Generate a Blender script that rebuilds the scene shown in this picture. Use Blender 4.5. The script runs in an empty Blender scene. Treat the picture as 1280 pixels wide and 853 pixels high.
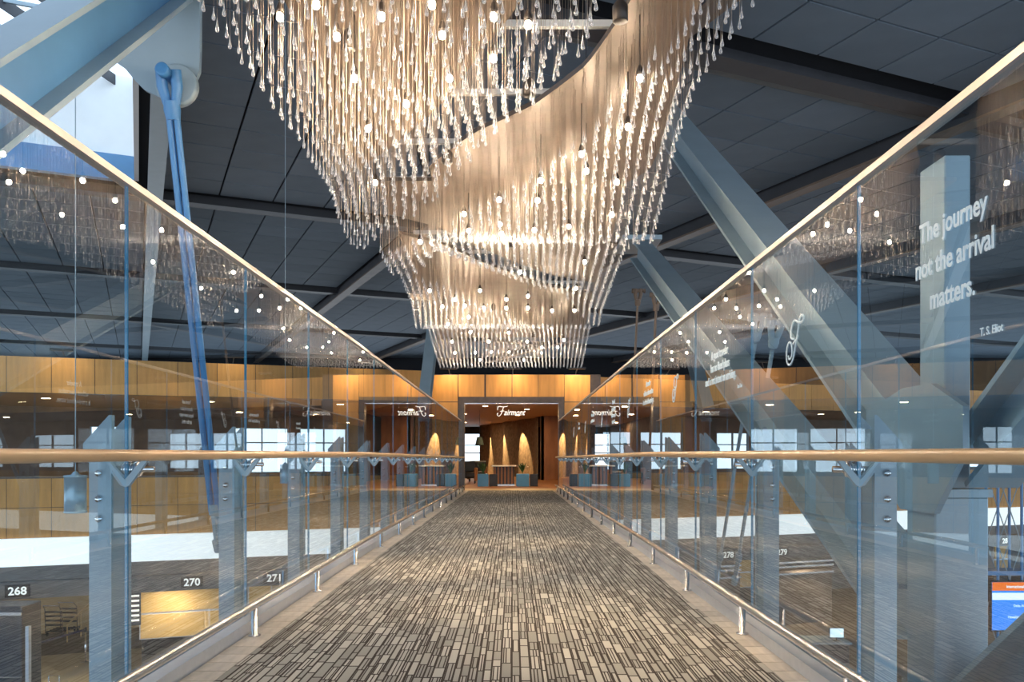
import bpy, bmesh, math, random
import numpy as np
from mathutils import Vector, Matrix, Quaternion
random.seed(7)
S = bpy.context.scene
COL = S.collection
R = math.radians

# ------------------------------------------------------------------ camera
F = 1050.0                      # focal length in pixels of a 1280 x 853 frame
cam_d = bpy.data.cameras.new('camera')
cam = bpy.data.objects.new('camera', cam_d); COL.objects.link(cam)
cam.location = (0, 0, 1.0); cam.rotation_euler = (R(90), 0, 0)
cam_d.sensor_width = 36.0; cam_d.lens = 36.0 * F / 1280.0
cam_d.shift_x = -1.0 / 1280.0; cam_d.shift_y = (567 - 426.5) / 1280.0
cam_d.clip_end = 300; cam_d.clip_start = 0.05
S.camera = cam

# ------------------------------------------------------------------ world, light, exposure
w = bpy.data.worlds.new('world'); S.world = w; w.use_nodes = True
nt = w.node_tree; nt.nodes.clear()
wo = nt.nodes.new('ShaderNodeOutputWorld'); wb = nt.nodes.new('ShaderNodeBackground')
wg = nt.nodes.new('ShaderNodeTexCoord'); ws = nt.nodes.new('ShaderNodeSeparateXYZ')
wr = nt.nodes.new('ShaderNodeValToRGB')
wr.color_ramp.elements[0].position = 0.0; wr.color_ramp.elements[0].color = (0.80, 0.90, 1.0, 1)
wr.color_ramp.elements[1].position = 1.0; wr.color_ramp.elements[1].color = (0.42, 0.68, 1.0, 1)
nt.links.new(wg.outputs['Generated'], ws.inputs[0]); nt.links.new(ws.outputs['Z'], wr.inputs[0])
nt.links.new(wr.outputs[0], wb.inputs[0]); wb.inputs[1].default_value = 1.45
nt.links.new(wb.outputs[0], wo.inputs[0])
S.view_settings.view_transform = 'Standard'; S.view_settings.look = 'None'
S.view_settings.gamma = 1.0; S.view_settings.use_curve_mapping = False
S.view_settings.exposure = 0.8
S.cycles.transparent_max_bounces = 40
S.cycles.max_bounces = 8
S.cycles.sample_clamp_indirect = 40.0

# ------------------------------------------------------------------ materials
def new_mat(name):
    m = bpy.data.materials.new(name); m.use_nodes = True
    n = m.node_tree.nodes; n.clear()
    return m, n, m.node_tree.links
def pbr(name, col, rough=0.5, metal=0.0, noise=0.0, nscale=6.0, bump=0.0, emit=None, es=0.0, spec=0.5, stretch=(1, 1, 1)):
    m, n, l = new_mat(name)
    o = n.new('ShaderNodeOutputMaterial'); b = n.new('ShaderNodeBsdfPrincipled')
    l.new(b.outputs[0], o.inputs[0])
    b.inputs['Base Color'].default_value = (*col, 1); b.inputs['Roughness'].default_value = rough
    b.inputs['Metallic'].default_value = metal; b.inputs['Specular IOR Level'].default_value = spec
    if emit: b.inputs['Emission Color'].default_value = (*emit, 1); b.inputs['Emission Strength'].default_value = es
    if noise or bump:
        tc = n.new('ShaderNodeTexCoord'); mp = n.new('ShaderNodeMapping'); mp.inputs['Scale'].default_value = stretch
        nz = n.new('ShaderNodeTexNoise'); nz.inputs['Scale'].default_value = nscale; nz.inputs['Detail'].default_value = 5
        l.new(tc.outputs['Object'], mp.inputs[0]); l.new(mp.outputs[0], nz.inputs['Vector'])
        if noise:
            rp = n.new('ShaderNodeValToRGB')
            rp.color_ramp.elements[0].position = 0.3; rp.color_ramp.elements[1].position = 0.7
            rp.color_ramp.elements[0].color = (*[c * (1 - noise) for c in col], 1)
            rp.color_ramp.elements[1].color = (*[min(1, c * (1 + noise)) for c in col], 1)
            l.new(nz.outputs[0], rp.inputs[0]); l.new(rp.outputs[0], b.inputs['Base Color'])
        if bump:
            bp = n.new('ShaderNodeBump'); bp.inputs['Strength'].default_value = bump; bp.inputs['Distance'].default_value = 0.01
            l.new(nz.outputs[0], bp.inputs['Height']); l.new(bp.outputs[0], b.inputs['Normal'])
    return m
def variant(name, col, amt, rough=0.6, grain=(1, 1, 1), gs=5.0, gamt=0.15, spec=0.4):
    """colour varies a little from object to object (Object Info random) and has grain"""
    m, n, l = new_mat(name)
    o = n.new('ShaderNodeOutputMaterial'); b = n.new('ShaderNodeBsdfPrincipled'); l.new(b.outputs[0], o.inputs[0])
    b.inputs['Roughness'].default_value = rough; b.inputs['Specular IOR Level'].default_value = spec
    oi = n.new('ShaderNodeObjectInfo'); hs = n.new('ShaderNodeHueSaturation')
    mr = n.new('ShaderNodeMapRange'); mr.inputs['To Min'].default_value = 1 - amt; mr.inputs['To Max'].default_value = 1 + amt
    l.new(oi.outputs['Random'], mr.inputs['Value'])
    tc = n.new('ShaderNodeTexCoord'); mp = n.new('ShaderNodeMapping'); mp.inputs['Scale'].default_value = grain
    nz = n.new('ShaderNodeTexNoise'); nz.inputs['Scale'].default_value = gs; nz.inputs['Detail'].default_value = 6
    l.new(tc.outputs['Object'], mp.inputs[0]); l.new(mp.outputs[0], nz.inputs['Vector'])
    m2 = n.new('ShaderNodeMapRange'); m2.inputs['From Min'].default_value = .3; m2.inputs['From Max'].default_value = .7
    m2.inputs['To Min'].default_value = 1 - gamt; m2.inputs['To Max'].default_value = 1 + gamt
    l.new(nz.outputs[0], m2.inputs['Value'])
    mu = n.new('ShaderNodeMath'); mu.operation = 'MULTIPLY'; l.new(mr.outputs[0], mu.inputs[0]); l.new(m2.outputs[0], mu.inputs[1])
    hs.inputs['Color'].default_value = (*col, 1); l.new(mu.outputs[0], hs.inputs['Value']); l.new(hs.outputs[0], b.inputs['Base Color'])
    return m
def glow(name, col, s):
    m, n, l = new_mat(name); o = n.new('ShaderNodeOutputMaterial'); e = n.new('ShaderNodeEmission')
    e.inputs[0].default_value = (*col, 1); e.inputs[1].default_value = s; l.new(e.outputs[0], o.inputs[0]); return m
def see(name, tint, base, gain, gloss=(1, 1, 1), rough=0.0):
    """thin pane: transparent, with a mirror reflection that grows towards grazing angles"""
    m, n, l = new_mat(name); o = n.new('ShaderNodeOutputMaterial')
    t = n.new('ShaderNodeBsdfTransparent'); t.inputs[0].default_value = (*tint, 1)
    g = n.new('ShaderNodeBsdfGlossy'); g.inputs['Color'].default_value = (*gloss, 1); g.inputs['Roughness'].default_value = rough
    lw = n.new('ShaderNodeLayerWeight'); p = n.new('ShaderNodeMath'); p.operation = 'POWER'; p.inputs[1].default_value = 2.9
    l.new(lw.outputs['Facing'], p.inputs[0])
    ma = n.new('ShaderNodeMath'); ma.operation = 'MULTIPLY_ADD'; ma.inputs[1].default_value = gain; ma.inputs[2].default_value = base; ma.use_clamp = True
    l.new(p.outputs[0], ma.inputs[0])
    x = n.new('ShaderNodeMixShader'); l.new(ma.outputs[0], x.inputs[0]); l.new(t.outputs[0], x.inputs[1]); l.new(g.outputs[0], x.inputs[2])
    l.new(x.outputs[0], o.inputs[0]); return m

lib = {}
lib['glass'] = see('glass_reflecting_face', (0.80, 0.92, 0.98), 0.04, 0.95)
lib['glass_back'] = see('glass_clear_face', (0.97, 0.99, 1.0), 0.0, 0.0)
lib['glass_edge'] = pbr('glass_edge_blue', (0.05, 0.25, 0.42), 0.15, spec=0.8, emit=None)
lib['steel'] = pbr('painted_steel_grey', (0.31, 0.40, 0.46), 0.38, noise=0.05, nscale=3)
lib['steel_sky_tint'] = pbr('painted_steel_sky_tint', (0.11, 0.27, 0.48), 0.38, noise=0.06, nscale=3)  # steel paint with the cool sky light mixed into its colour
lib['rod'] = pbr('tie_rod_blue', (0.07, 0.24, 0.50), 0.35, noise=0.08, nscale=4)
lib['stainless'] = pbr('brushed_stainless', (0.72, 0.72, 0.73), 0.24, 1.0, noise=0.06, nscale=40, stretch=(1, .05, 1))
lib['chrome'] = pbr('chrome', (0.85, 0.85, 0.87), 0.12, 1.0)
lib['alu'] = pbr('anodised_aluminium', (0.70, 0.72, 0.76), 0.4, 0.5, noise=0.04, nscale=20)
lib['cap'] = pbr('cap_rail_metal', (0.52, 0.45, 0.41), 0.38, 0.6)
lib['maple_rail'] = pbr('maple_handrail', (0.72, 0.43, 0.21), 0.3, noise=0.12, nscale=7, stretch=(3, .35, 3))
lib['wood'] = variant('maple_veneer_panel', (0.66, 0.31, 0.085), 0.10, 0.5, grain=(2.5, 2.5, .35), gs=3, gamt=.16)
lib['maple'] = variant('pale_maple_panel', (0.72, 0.45, 0.17), 0.06, 0.5, grain=(.4, 2, 2.5), gs=3, gamt=.08)
lib['dark_frame'] = pbr('dark_brown_frame', (0.085, 0.055, 0.042), 0.35, noise=0.2, nscale=8)
lib['white'] = pbr('white_paint', (0.86, 0.86, 0.84), 0.6, noise=.03, nscale=2)
lib['white_added_glow'] = pbr('white_fascia_added_glow', (0.86, 0.86, 0.84), 0.5, emit=(1, .97, .92), es=.55)  # white fascia paint; added emission stands in for light falling on it
lib['soffit'] = pbr('grey_soffit', (0.16, 0.165, 0.17), 0.5, noise=.1, nscale=2)
lib['tile_c'] = variant('slate_blue_ceiling_tile', (0.16, 0.205, 0.26), 0.10, 0.75, gs=2, gamt=.05)
lib['void'] = pbr('dark_void', (0.012, 0.014, 0.02), 0.9, noise=.1)
lib['beam'] = pbr('dark_roof_beam', (0.035, 0.037, 0.045), 0.5, noise=.15, nscale=2)
lib['beam_brown'] = pbr('bronze_roof_beam', (0.16, 0.11, 0.08), 0.5, noise=.15, nscale=2)
lib['beam_soffit'] = pbr('grey_beam_soffit', (0.17, 0.18, 0.19), 0.7, noise=.06, nscale=2)
lib['stone'] = variant('pale_stone_plank', (0.68, 0.61, 0.53), 0.14, 0.4, grain=(8, 1.5, 8), gs=4, gamt=.14)
lib['plate'] = pbr('bronze_mirror_plate', (0.16, 0.105, 0.07), 0.42, 0.2, noise=.18, nscale=4)
lib['plate_edge'] = pbr('plate_edge', (0.10, 0.075, 0.06), 0.4, 0.4)
lib['string'] = pbr('steel_string', (0.22, 0.175, 0.14), 0.45, 0.4)
lib['socket'] = pbr('lamp_socket_dark', (0.05, 0.04, 0.035), 0.4, 0.5)
lib['bulb'] = glow('halogen_bulb', (1.0, 0.80, 0.56), 460.0)
lib['bar'] = pbr('white_support_bar', (0.45, 0.46, 0.47), 0.4)
lib['down'] = glow('downlight_lens', (1.0, 0.72, 0.40), 14.0)
lib['letter'] = pbr('white_vinyl_letter', (0.80, 0.90, 0.95), 0.6)
lib['letter_w'] = pbr('white_sign_letter', (0.95, 0.92, 0.86), 0.5, emit=(1, .95, .85), es=0.5)
lib['black'] = pbr('black_plastic', (0.02, 0.022, 0.026), 0.4)
lib['darkgrey'] = pbr('dark_grey_laminate', (0.06, 0.07, 0.085), 0.4, noise=.1, nscale=3)
lib['floor_hall'] = pbr('dark_hall_floor', (0.17, 0.12, 0.09), 0.45, noise=.2, nscale=1.5)
lib['floor_tan'] = pbr('tan_hall_floor', (0.62, 0.48, 0.30), 0.4, noise=.06, nscale=1.5)
lib['wall_tan'] = pbr('tan_wall', (0.50, 0.37, 0.20), 0.6, noise=.05)
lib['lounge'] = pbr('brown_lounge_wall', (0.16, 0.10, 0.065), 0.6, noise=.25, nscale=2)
lib['lounge_ceil'] = pbr('warm_lounge_ceiling', (0.52, 0.36, 0.22), 0.6, noise=.05)
lib['lobby_wood'] = pbr('lobby_brown_wood', (0.30, 0.13, 0.05), 0.4, noise=.25, nscale=4, stretch=(1, 1, .3))
lib['wavy'] = pbr('carved_stone_wall', (0.26, 0.20, 0.15), 0.8, noise=.35, nscale=7, bump=.8)
lib['cube_blue'] = pbr('grey_blue_planter', (0.10, 0.38, 0.78), 0.45, noise=.06)
lib['leaf'] = pbr('dark_leaf', (0.05, 0.12, 0.035), 0.5, noise=.3, nscale=10)
lib['flower'] = pbr('pale_flower', (0.75, 0.7, 0.6), 0.6)
lib['shade'] = pbr('dark_lamp_shade', (0.07, 0.10, 0.08), 0.7)
lib['pend'] = pbr('blue_grey_pendant', (0.26, 0.42, 0.52), 0.25, 0.3)
lib['screen_blue'] = glow('screen_blue', (0.03, 0.25, 0.85), 0.8)
lib['screen_white'] = glow('screen_white', (0.75, 0.9, 1.0), 0.9)
lib['screen_orange'] = glow('screen_orange', (0.85, 0.18, 0.03), 0.8)
lib['belt'] = pbr('navy_belt', (0.03, 0.03, 0.10), 0.6)
lib['brass'] = pbr('brass_rail', (0.75, 0.55, 0.28), 0.3, 0.9)
lib['case1'] = pbr('navy_suitcase', (0.03, 0.05, 0.12), 0.5)
lib['deck_steel'] = pbr('bridge_edge_steel', (0.20, 0.23, 0.26), 0.5)

# crystal: mostly clear with bright mirror glints and some milky body
m, n, l = new_mat('crystal_glass'); lib['crystal'] = m
o = n.new('ShaderNodeOutputMaterial'); t = n.new('ShaderNodeBsdfTransparent'); t.inputs[0].default_value = (.93, .93, .95, 1)
g = n.new('ShaderNodeBsdfGlossy'); g.inputs['Roughness'].default_value = 0.08
d = n.new('ShaderNodeBsdfTranslucent'); d.inputs[0].default_value = (.9, .9, .92, 1)
d2 = n.new('ShaderNodeBsdfDiffuse'); d2.inputs[0].default_value = (.9, .9, .92, 1)
a1 = n.new('ShaderNodeMixShader'); a1.inputs[0].default_value = .5; l.new(d.outputs[0], a1.inputs[1]); l.new(d2.outputs[0], a1.inputs[2])
a2 = n.new('ShaderNodeMixShader'); a2.inputs[0].default_value = .45; l.new(a1.outputs[0], a2.inputs[1]); l.new(g.outputs[0], a2.inputs[2])
lw = n.new('ShaderNodeLayerWeight'); lw.inputs[0].default_value = .55
mm = n.new('ShaderNodeMath'); mm.operation = 'MULTIPLY_ADD'; mm.inputs[1].default_value = .75; mm.inputs[2].default_value = .22; mm.use_clamp = True
l.new(lw.outputs['Facing'], mm.inputs[0])
a3 = n.new('ShaderNodeMixShader'); l.new(mm.outputs[0], a3.inputs[0]); l.new(t.outputs[0], a3.inputs[1]); l.new(a2.outputs[0], a3.inputs[2])
l.new(a3.outputs[0], o.inputs[0])

# carpet: woven pattern of long narrow blocks of random width and length with dark joints
m, n, l = new_mat('block_pattern_carpet'); lib['carpet'] = m
def nd(t, **k):
    x = n.new(t)
    for a, b in k.items(): setattr(x, a, b)
    return x
def mth(op, a, b=None, c=None):
    x = nd('ShaderNodeMath', operation=op)
    for i, v in enumerate((a, b, c)):
        if v is None: continue
        if isinstance(v, (int, float)): x.inputs[i].default_value = v
        else: l.new(v, x.inputs[i])
    return x.outputs[0]
o = nd('ShaderNodeOutputMaterial'); b = nd('ShaderNodeBsdfPrincipled'); l.new(b.outputs[0], o.inputs[0])
b.inputs['Roughness'].default_value = .85; b.inputs['Specular IOR Level'].default_value = .2
tc = nd('ShaderNodeTexCoord'); sx = nd('ShaderNodeSeparateXYZ'); l.new(tc.outputs['Object'], sx.inputs[0])
def v1(wv, feat, scale):
    v = nd('ShaderNodeTexVoronoi', voronoi_dimensions='1D', feature=feat); v.inputs['Scale'].default_value = scale
    l.new(wv, v.inputs['W']); return v
SX, SY = 25.0, 4.6
vx = v1(sx.outputs['X'], 'F1', SX); ex = v1(sx.outputs['X'], 'DISTANCE_TO_EDGE', SX)
rx = nd('ShaderNodeSeparateColor'); l.new(vx.outputs['Color'], rx.inputs[0])
wy = mth('MULTIPLY_ADD', rx.outputs[0], 173.0, sx.outputs['Y'])
vy = v1(wy, 'F1', SY); ey = v1(wy, 'DISTANCE_TO_EDGE', SY)
ry = nd('ShaderNodeSeparateColor'); l.new(vy.outputs['Color'], ry.inputs[0])
# second, finer split of some blocks into thin stripes
wx2 = mth('MULTIPLY_ADD', ry.outputs[1], 31.0, sx.outputs['X'])
ex2 = v1(wx2, 'DISTANCE_TO_EDGE', 52.0)
split = mth('GREATER_THAN', ry.outputs[2], 0.42)
def line(e, wd): return mth('LESS_THAN', e, wd)
lx = line(ex.outputs['Distance'], 0.11)
ly = line(ey.outputs['Distance'], 0.035)
l2 = mth('MULTIPLY', line(ex2.outputs['Distance'], 0.15), split)
ln = mth('MAXIMUM', mth('MAXIMUM', lx, ly), l2)
rp = nd('ShaderNodeValToRGB'); rp.color_ramp.interpolation = 'LINEAR'
rp.color_ramp.elements[0].color = (.33, .32, .295, 1); rp.color_ramp.elements[1].color = (.62, .60, .55, 1)
l.new(ry.outputs[0], rp.inputs[0])
nz = nd('ShaderNodeTexNoise'); nz.inputs['Scale'].default_value = 260; l.new(tc.outputs['Object'], nz.inputs['Vector'])
mx = nd('ShaderNodeMix', data_type='RGBA'); l.new(ln, mx.inputs[0]); l.new(rp.outputs[0], mx.inputs[6]); mx.inputs[7].default_value = (.055, .042, .036, 1)
hs = nd('ShaderNodeHueSaturation'); l.new(mx.outputs[2], hs.inputs['Color']); l.new(mth('MULTIPLY_ADD', nz.outputs[0], .5, .75), hs.inputs['Value'])
l.new(hs.outputs[0], b.inputs['Base Color'])
bp = nd('ShaderNodeBump'); bp.inputs['Strength'].default_value = .35; bp.inputs['Distance'].default_value = .004
l.new(mth('MULTIPLY_ADD', ln, -.6, nz.outputs[0]), bp.inputs['Height']); l.new(bp.outputs[0], b.inputs['Normal'])

# ------------------------------------------------------------------ helpers
def tag(o, label=None, cat=None, group=None, kind=None):
    if label: o['label'] = label
    if cat: o['category'] = cat
    if group: o['group'] = group
    if kind: o['kind'] = kind
    return o
def thing(name, label, cat, loc=(0, 0, 0), rz=0.0, group=None):
    o = bpy.data.objects.new(name, None); COL.objects.link(o); o.empty_display_size = .2
    o.location = loc; o.rotation_euler = (0, 0, rz); return tag(o, label, cat, group)
class MB:
    """collects boxes, tubes, prisms as one mesh; coordinates are local to the parent"""
    def __init__(s): s.v = []; s.f = []; s.mi = []; s.sm = []
    def add(s, vs, fs, mi=0, smooth=False):
        k = len(s.v); s.v += [tuple(p) for p in vs]
        for f in fs: s.f.append([k + i for i in f]); s.mi.append(mi); s.sm.append(smooth)
        return s
    def box(s, a, b, mi=0, bev=0.0):
        x0, y0, z0 = [min(p, q) for p, q in zip(a, b)]; x1, y1, z1 = [max(p, q) for p, q in zip(a, b)]
        if bev > 0:
            c = bev; ring = []
            for z, i in ((z0, c), (z0 + c, 0), (z1 - c, 0), (z1, c)):
                ring.append([(x0 + c, y0 + i, z), (x1 - c, y0 + i, z), (x1 - i, y0 + c, z), (x1 - i, y1 - c, z), (x1 - c, y1 - i, z), (x0 + c, y1 - i, z), (x0 + i, y1 - c, z), (x0 + i, y0 + c, z)])
            vs = [p for r_ in ring for p in r_]; fs = [list(range(7, -1, -1)), list(range(24, 32))]
            for j in range(3):
                for i in range(8): fs.append([j * 8 + i, j * 8 + (i + 1) % 8, j * 8 + 8 + (i + 1) % 8, j * 8 + 8 + i])
            return s.add(vs, fs, mi)
        vs = [(x0, y0, z0), (x1, y0, z0), (x1, y1, z0), (x0, y1, z0), (x0, y0, z1), (x1, y0, z1), (x1, y1, z1), (x0, y1, z1)]
        return s.add(vs, [[3, 2, 1, 0], [4, 5, 6, 7], [0, 1, 5, 4], [1, 2, 6, 5], [2, 3, 7, 6], [3, 0, 4, 7]], mi)
    def tube(s, pts, r, seg=12, mi=0, cap=True, smooth=True):
        pts = [Vector(p) for p in pts]; rs = r if isinstance(r, (list, tuple)) else [r] * len(pts)
        rings = []; up = None
        for i, p in enumerate(pts):
            d = (pts[min(i + 1, len(pts) - 1)] - pts[max(i - 1, 0)])
            if d.length < 1e-9: d = Vector((0, 0, 1))
            d.normalize()
            if up is None:
                up = Vector((0, 0, 1)) if abs(d.z) < .9 else Vector((1, 0, 0))
            a = d.cross(up).normalized(); up = a.cross(d).normalized()
            rings.append([p + (a * math.cos(2 * math.pi * k / seg) + up * math.sin(2 * math.pi * k / seg)) * rs[i] for k in range(seg)])
        vs = [q for rg in rings for q in rg]; fs = []
        for i in range(len(pts) - 1):
            for k in range(seg):
                fs.append([i * seg + k, i * seg + (k + 1) % seg, (i + 1) * seg + (k + 1) % seg, (i + 1) * seg + k])
        s.add(vs, fs, mi, smooth)
        if cap:
            s.add(rings[0], [list(range(seg))], mi); s.add(rings[-1], [list(range(seg - 1, -1, -1))], mi)
        return s
    def prism(s, poly, off, mi=0):
        a = [Vector(p) for p in poly]; off = Vector(off); k = len(a)
        vs = a + [p + off for p in a]
        fs = [list(range(k)), list(range(2 * k - 1, k - 1, -1))] + [[i, k + i, k + (i + 1) % k, (i + 1) % k] for i in range(k)]
        return s.add(vs, fs, mi)
    def bar(s, p, q, wx, h, mi=0):
        """square bar between two points in a y-z plane: wx across x, h across the slope"""
        p, q = Vector(p), Vector(q); d = (q - p).normalized(); sx_ = Vector((1, 0, 0)); nz_ = sx_.cross(d).normalized()
        vs = []
        for e in (p, q):
            for a, b2 in ((-1, -1), (1, -1), (1, 1), (-1, 1)): vs.append(e + sx_ * a * wx / 2 + nz_ * b2 * h / 2)
        return s.add(vs, [[3, 2, 1, 0], [4, 5, 6, 7], [0, 1, 5, 4], [1, 2, 6, 5], [2, 3, 7, 6], [3, 0, 4, 7]], mi)
    def lathe(s, prof, c=(0, 0, 0), seg=12, mi=0, axis='z'):
        vs = []; 
        for r_, z in prof:
            for k in range(seg):
                a = 2 * math.pi * k / seg; p = (r_ * math.cos(a), r_ * math.sin(a), z)
                if axis == 'x': p = (p[2], p[0], p[1])
                if axis == 'y': p = (p[0], p[2], p[1])
                vs.append((p[0] + c[0], p[1] + c[1], p[2] + c[2]))
        fs = [[i * seg + k, i * seg + (k + 1) % seg, (i + 1) * seg + (k + 1) % seg, (i + 1) * seg + k] for i in range(len(prof) - 1) for k in range(seg)]
        fs += [list(range(seg - 1, -1, -1)), list(range((len(prof) - 1) * seg, len(prof) * seg))]
        return s.add(vs, fs, mi, True)
    def mesh(s, name, mats):
        me = bpy.data.meshes.new(name); me.from_pydata(s.v, [], s.f)
        for mt in (mats if isinstance(mats, (list, tuple)) else [mats]): me.materials.append(lib[mt] if isinstance(mt, str) else mt)
        me.polygons.foreach_set('material_index', s.mi); me.polygons.foreach_set('use_smooth', s.sm)
        bm = bmesh.new(); bm.from_mesh(me); bmesh.ops.recalc_face_normals(bm, faces=bm.faces[:]); bm.to_mesh(me); bm.free()
        me.update(); return me
    def build(s, name, mats, parent=None, loc=None, rot=None, kind=None):
        return place(s.mesh(name, mats), name, parent, loc, rot, kind)
def place(me, name, parent=None, loc=None, rot=None, kind=None):
    o = bpy.data.objects.new(name, me); COL.objects.link(o)
    if parent: o.parent = parent
    if loc: o.location = loc
    if rot: o.rotation_euler = rot
    if kind: o['kind'] = kind
    return o
def poly_at(name, mats, parent=None, kind=None): ...
def zf(y): return 0.0 if y < 8 else -0.0065 * (y - 8)          # the bridge falls gently towards the door
def text_mesh(txt, size, ext=0.001, bold=0.0, sx=1.0, shear=0.0, mat='letter'):
    c = bpy.data.curves.new('t', 'FONT'); c.body = txt; c.size = size; c.extrude = ext; c.offset = bold; c.shear = shear; c.resolution_u = 3
    o = bpy.data.objects.new('t', c); COL.objects.link(o)
    bpy.context.view_layer.update()
    dg = bpy.context.evaluated_depsgraph_get(); me = bpy.data.meshes.new_from_object(o.evaluated_get(dg))
    bpy.data.objects.remove(o); me.transform(Matrix.Diagonal((sx, 1, 1, 1))); me.materials.clear(); me.materials.append(lib[mat]); return me
def stroke_mesh(strokes, w_, h_, r_, mat):
    b_ = MB()
    for st in strokes:
        P = [Vector((a * w_, c * h_, 0)) for a, c in st]; out = []
        for i in range(len(P) - 1):
            p0, p1, p2, p3 = P[max(i - 1, 0)], P[i], P[i + 1], P[min(i + 2, len(P) - 1)]
            for k in range(5):
                t_ = k / 5
                out.append(0.5 * ((2 * p1) + (p2 - p0) * t_ + (2 * p0 - 5 * p1 + 4 * p2 - p3) * t_ ** 2 + (3 * p1 - p0 - 3 * p2 + p3) * t_ ** 3))
        out.append(P[-1]); b_.tube(out, r_, 5)
    me = b_.mesh('strokes', mat)
    me.transform(Matrix.Diagonal((1, 1, .3, 1))); return me

XL, XR = -1.55, 1.385           # the two glass planes
TOP = 2.085
YEND = 25.15
# ================================================================== STRUCTURE
# bridge floor (carpet)
b_ = MB(); ys = [-2.0, 8.0, YEND]
CL, CR = -1.31, 1.19
for i in range(2):
    y0, y1 = ys[i], ys[i + 1]
    b_.add([(CL, y0, zf(y0)), (CR, y0, zf(y0)), (CR, y1, zf(y1)), (CL, y1, zf(y1)), (CL, y0, zf(y0) - .02), (CR, y0, zf(y0) - .02), (CR, y1, zf(y1) - .02), (CL, y1, zf(y1) - .02)],
           [[0, 1, 2, 3], [7, 6, 5, 4], [0, 3, 7, 4], [1, 5, 6, 2]])
floor = b_.build('floor', 'carpet', kind='structure')
b_ = MB()
for i in range(2):
    y0, y1 = ys[i], ys[i + 1]
    b_.add([(-1.75, y0, zf(y0) - .022), (1.58, y0, zf(y0) - .022), (1.58, y1, zf(y1) - .022), (-1.75, y1, zf(y1) - .022), (-1.75, y0, zf(y0) - .75), (1.58, y0, zf(y0) - .75), (1.58, y1, zf(y1) - .75), (-1.75, y1, zf(y1) - .75)],
           [[0, 1, 2, 3], [7, 6, 5, 4], [0, 3, 7, 4], [1, 5, 6, 2], [0, 4, 5, 1], [3, 2, 6, 7]])
b_.build('bridge_deck', 'deck_steel', kind='structure')
# stone plank strips beside the carpet
for side, xa, xb in (('left', -1.465, CL), ('right', CR, 1.305)):
    st = MB().box((xa, -2, -.021), (xb, 8, -.012)).build('trim_' + ('1' if side == 'left' else '2'), 'deck_steel', kind='structure')
    pm = MB().box((xa + .002, .003, -.012), (xb - .002, .158, 0)).mesh('stone_plank', 'stone')
    y = 2.4
    while y < YEND - .2:
        place(pm, 'stone_plank', st, (0, y, zf(y)))
        y += .162

# hall floor far below, reaching from under the bridge to beyond the check-in hall
TH = math.atan(0.38); CT, ST = math.cos(TH), math.sin(TH)
FR = Matrix.Translation((0, 25.3, 0)) @ Matrix.Rotation(TH, 4, 'Z')     # frame of the turned wings
MB().box((-45, -6, -5.2), (50, 60, -5)).build('hall_floor', 'floor_hall', kind='structure')
def fr_obj(b_, name, mat, parent=None, kind=None):
    o = b_.build(name, mat, parent, kind=kind)
    if parent is None: o.matrix_world = FR
    return o
fr_obj(MB().box((-40, .2, -5.0), (-1.6, 4.5, -4.985)), 'tan_floor_band', 'floor_tan', kind='structure')

# wings of the far facade: shell
shell = MB()
WL, WR = -24.0, 34.0
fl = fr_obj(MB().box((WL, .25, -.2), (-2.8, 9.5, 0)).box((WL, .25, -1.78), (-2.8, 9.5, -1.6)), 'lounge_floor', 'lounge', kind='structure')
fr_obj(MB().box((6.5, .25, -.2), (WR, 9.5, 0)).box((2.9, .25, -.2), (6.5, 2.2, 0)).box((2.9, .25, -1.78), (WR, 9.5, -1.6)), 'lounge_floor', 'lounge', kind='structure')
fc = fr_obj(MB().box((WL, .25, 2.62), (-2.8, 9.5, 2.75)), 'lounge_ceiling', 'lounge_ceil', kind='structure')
fr_obj(MB().box((6.5, .25, 2.62), (WR, 9.5, 2.75)).box((2.9, .25, 2.62), (6.5, 2.2, 2.75)), 'lounge_ceiling', 'lounge_ceil', kind='structure')
# back wall of the lounge with window openings
wins = [(-20, -16.8), (-12.4, -11.4), (-7.6, -5.6), (-5.2, -3.4), (7.0, 9.2), (9.6, 11.8), (13.6, 15.4), (15.8, 18.0), (24, 27), (29, 32)]
bw = MB(); prev = WL
for a, b2 in wins:
    if prev < 0 < a: bw.box((prev, 9.3, 0), (.3, 9.5, 2.62)); prev = 6.5
    bw.box((prev, 9.3, 0), (a, 9.5, 2.62)); bw.box((a, 9.3, 0), (b2, 9.5, .25)); bw.box((a, 9.3, 1.95), (b2, 9.5, 2.62)); prev = b2
bw.box((prev, 9.3, 0), (WR, 9.5, 2.62))
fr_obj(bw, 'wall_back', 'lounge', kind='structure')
for i, (a, b2) in enumerate(wins):
    wn = MB()
    for z in (.25, .82, 1.38, 1.93): wn.box((a, 9.32, z), (b2, 9.42, z + .05))
    for x in (a, (a + b2) / 2, b2 - .05): wn.box((x, 9.32, .25), (x + .05, 9.42, 1.98))
    o = fr_obj(wn, 'window_%d' % (i + 1), 'steel', kind='structure')
    o2 = MB().box((a, 9.36, .25), (b2, 9.37, 1.95)).build('pane', 'glass_back', o)

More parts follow.
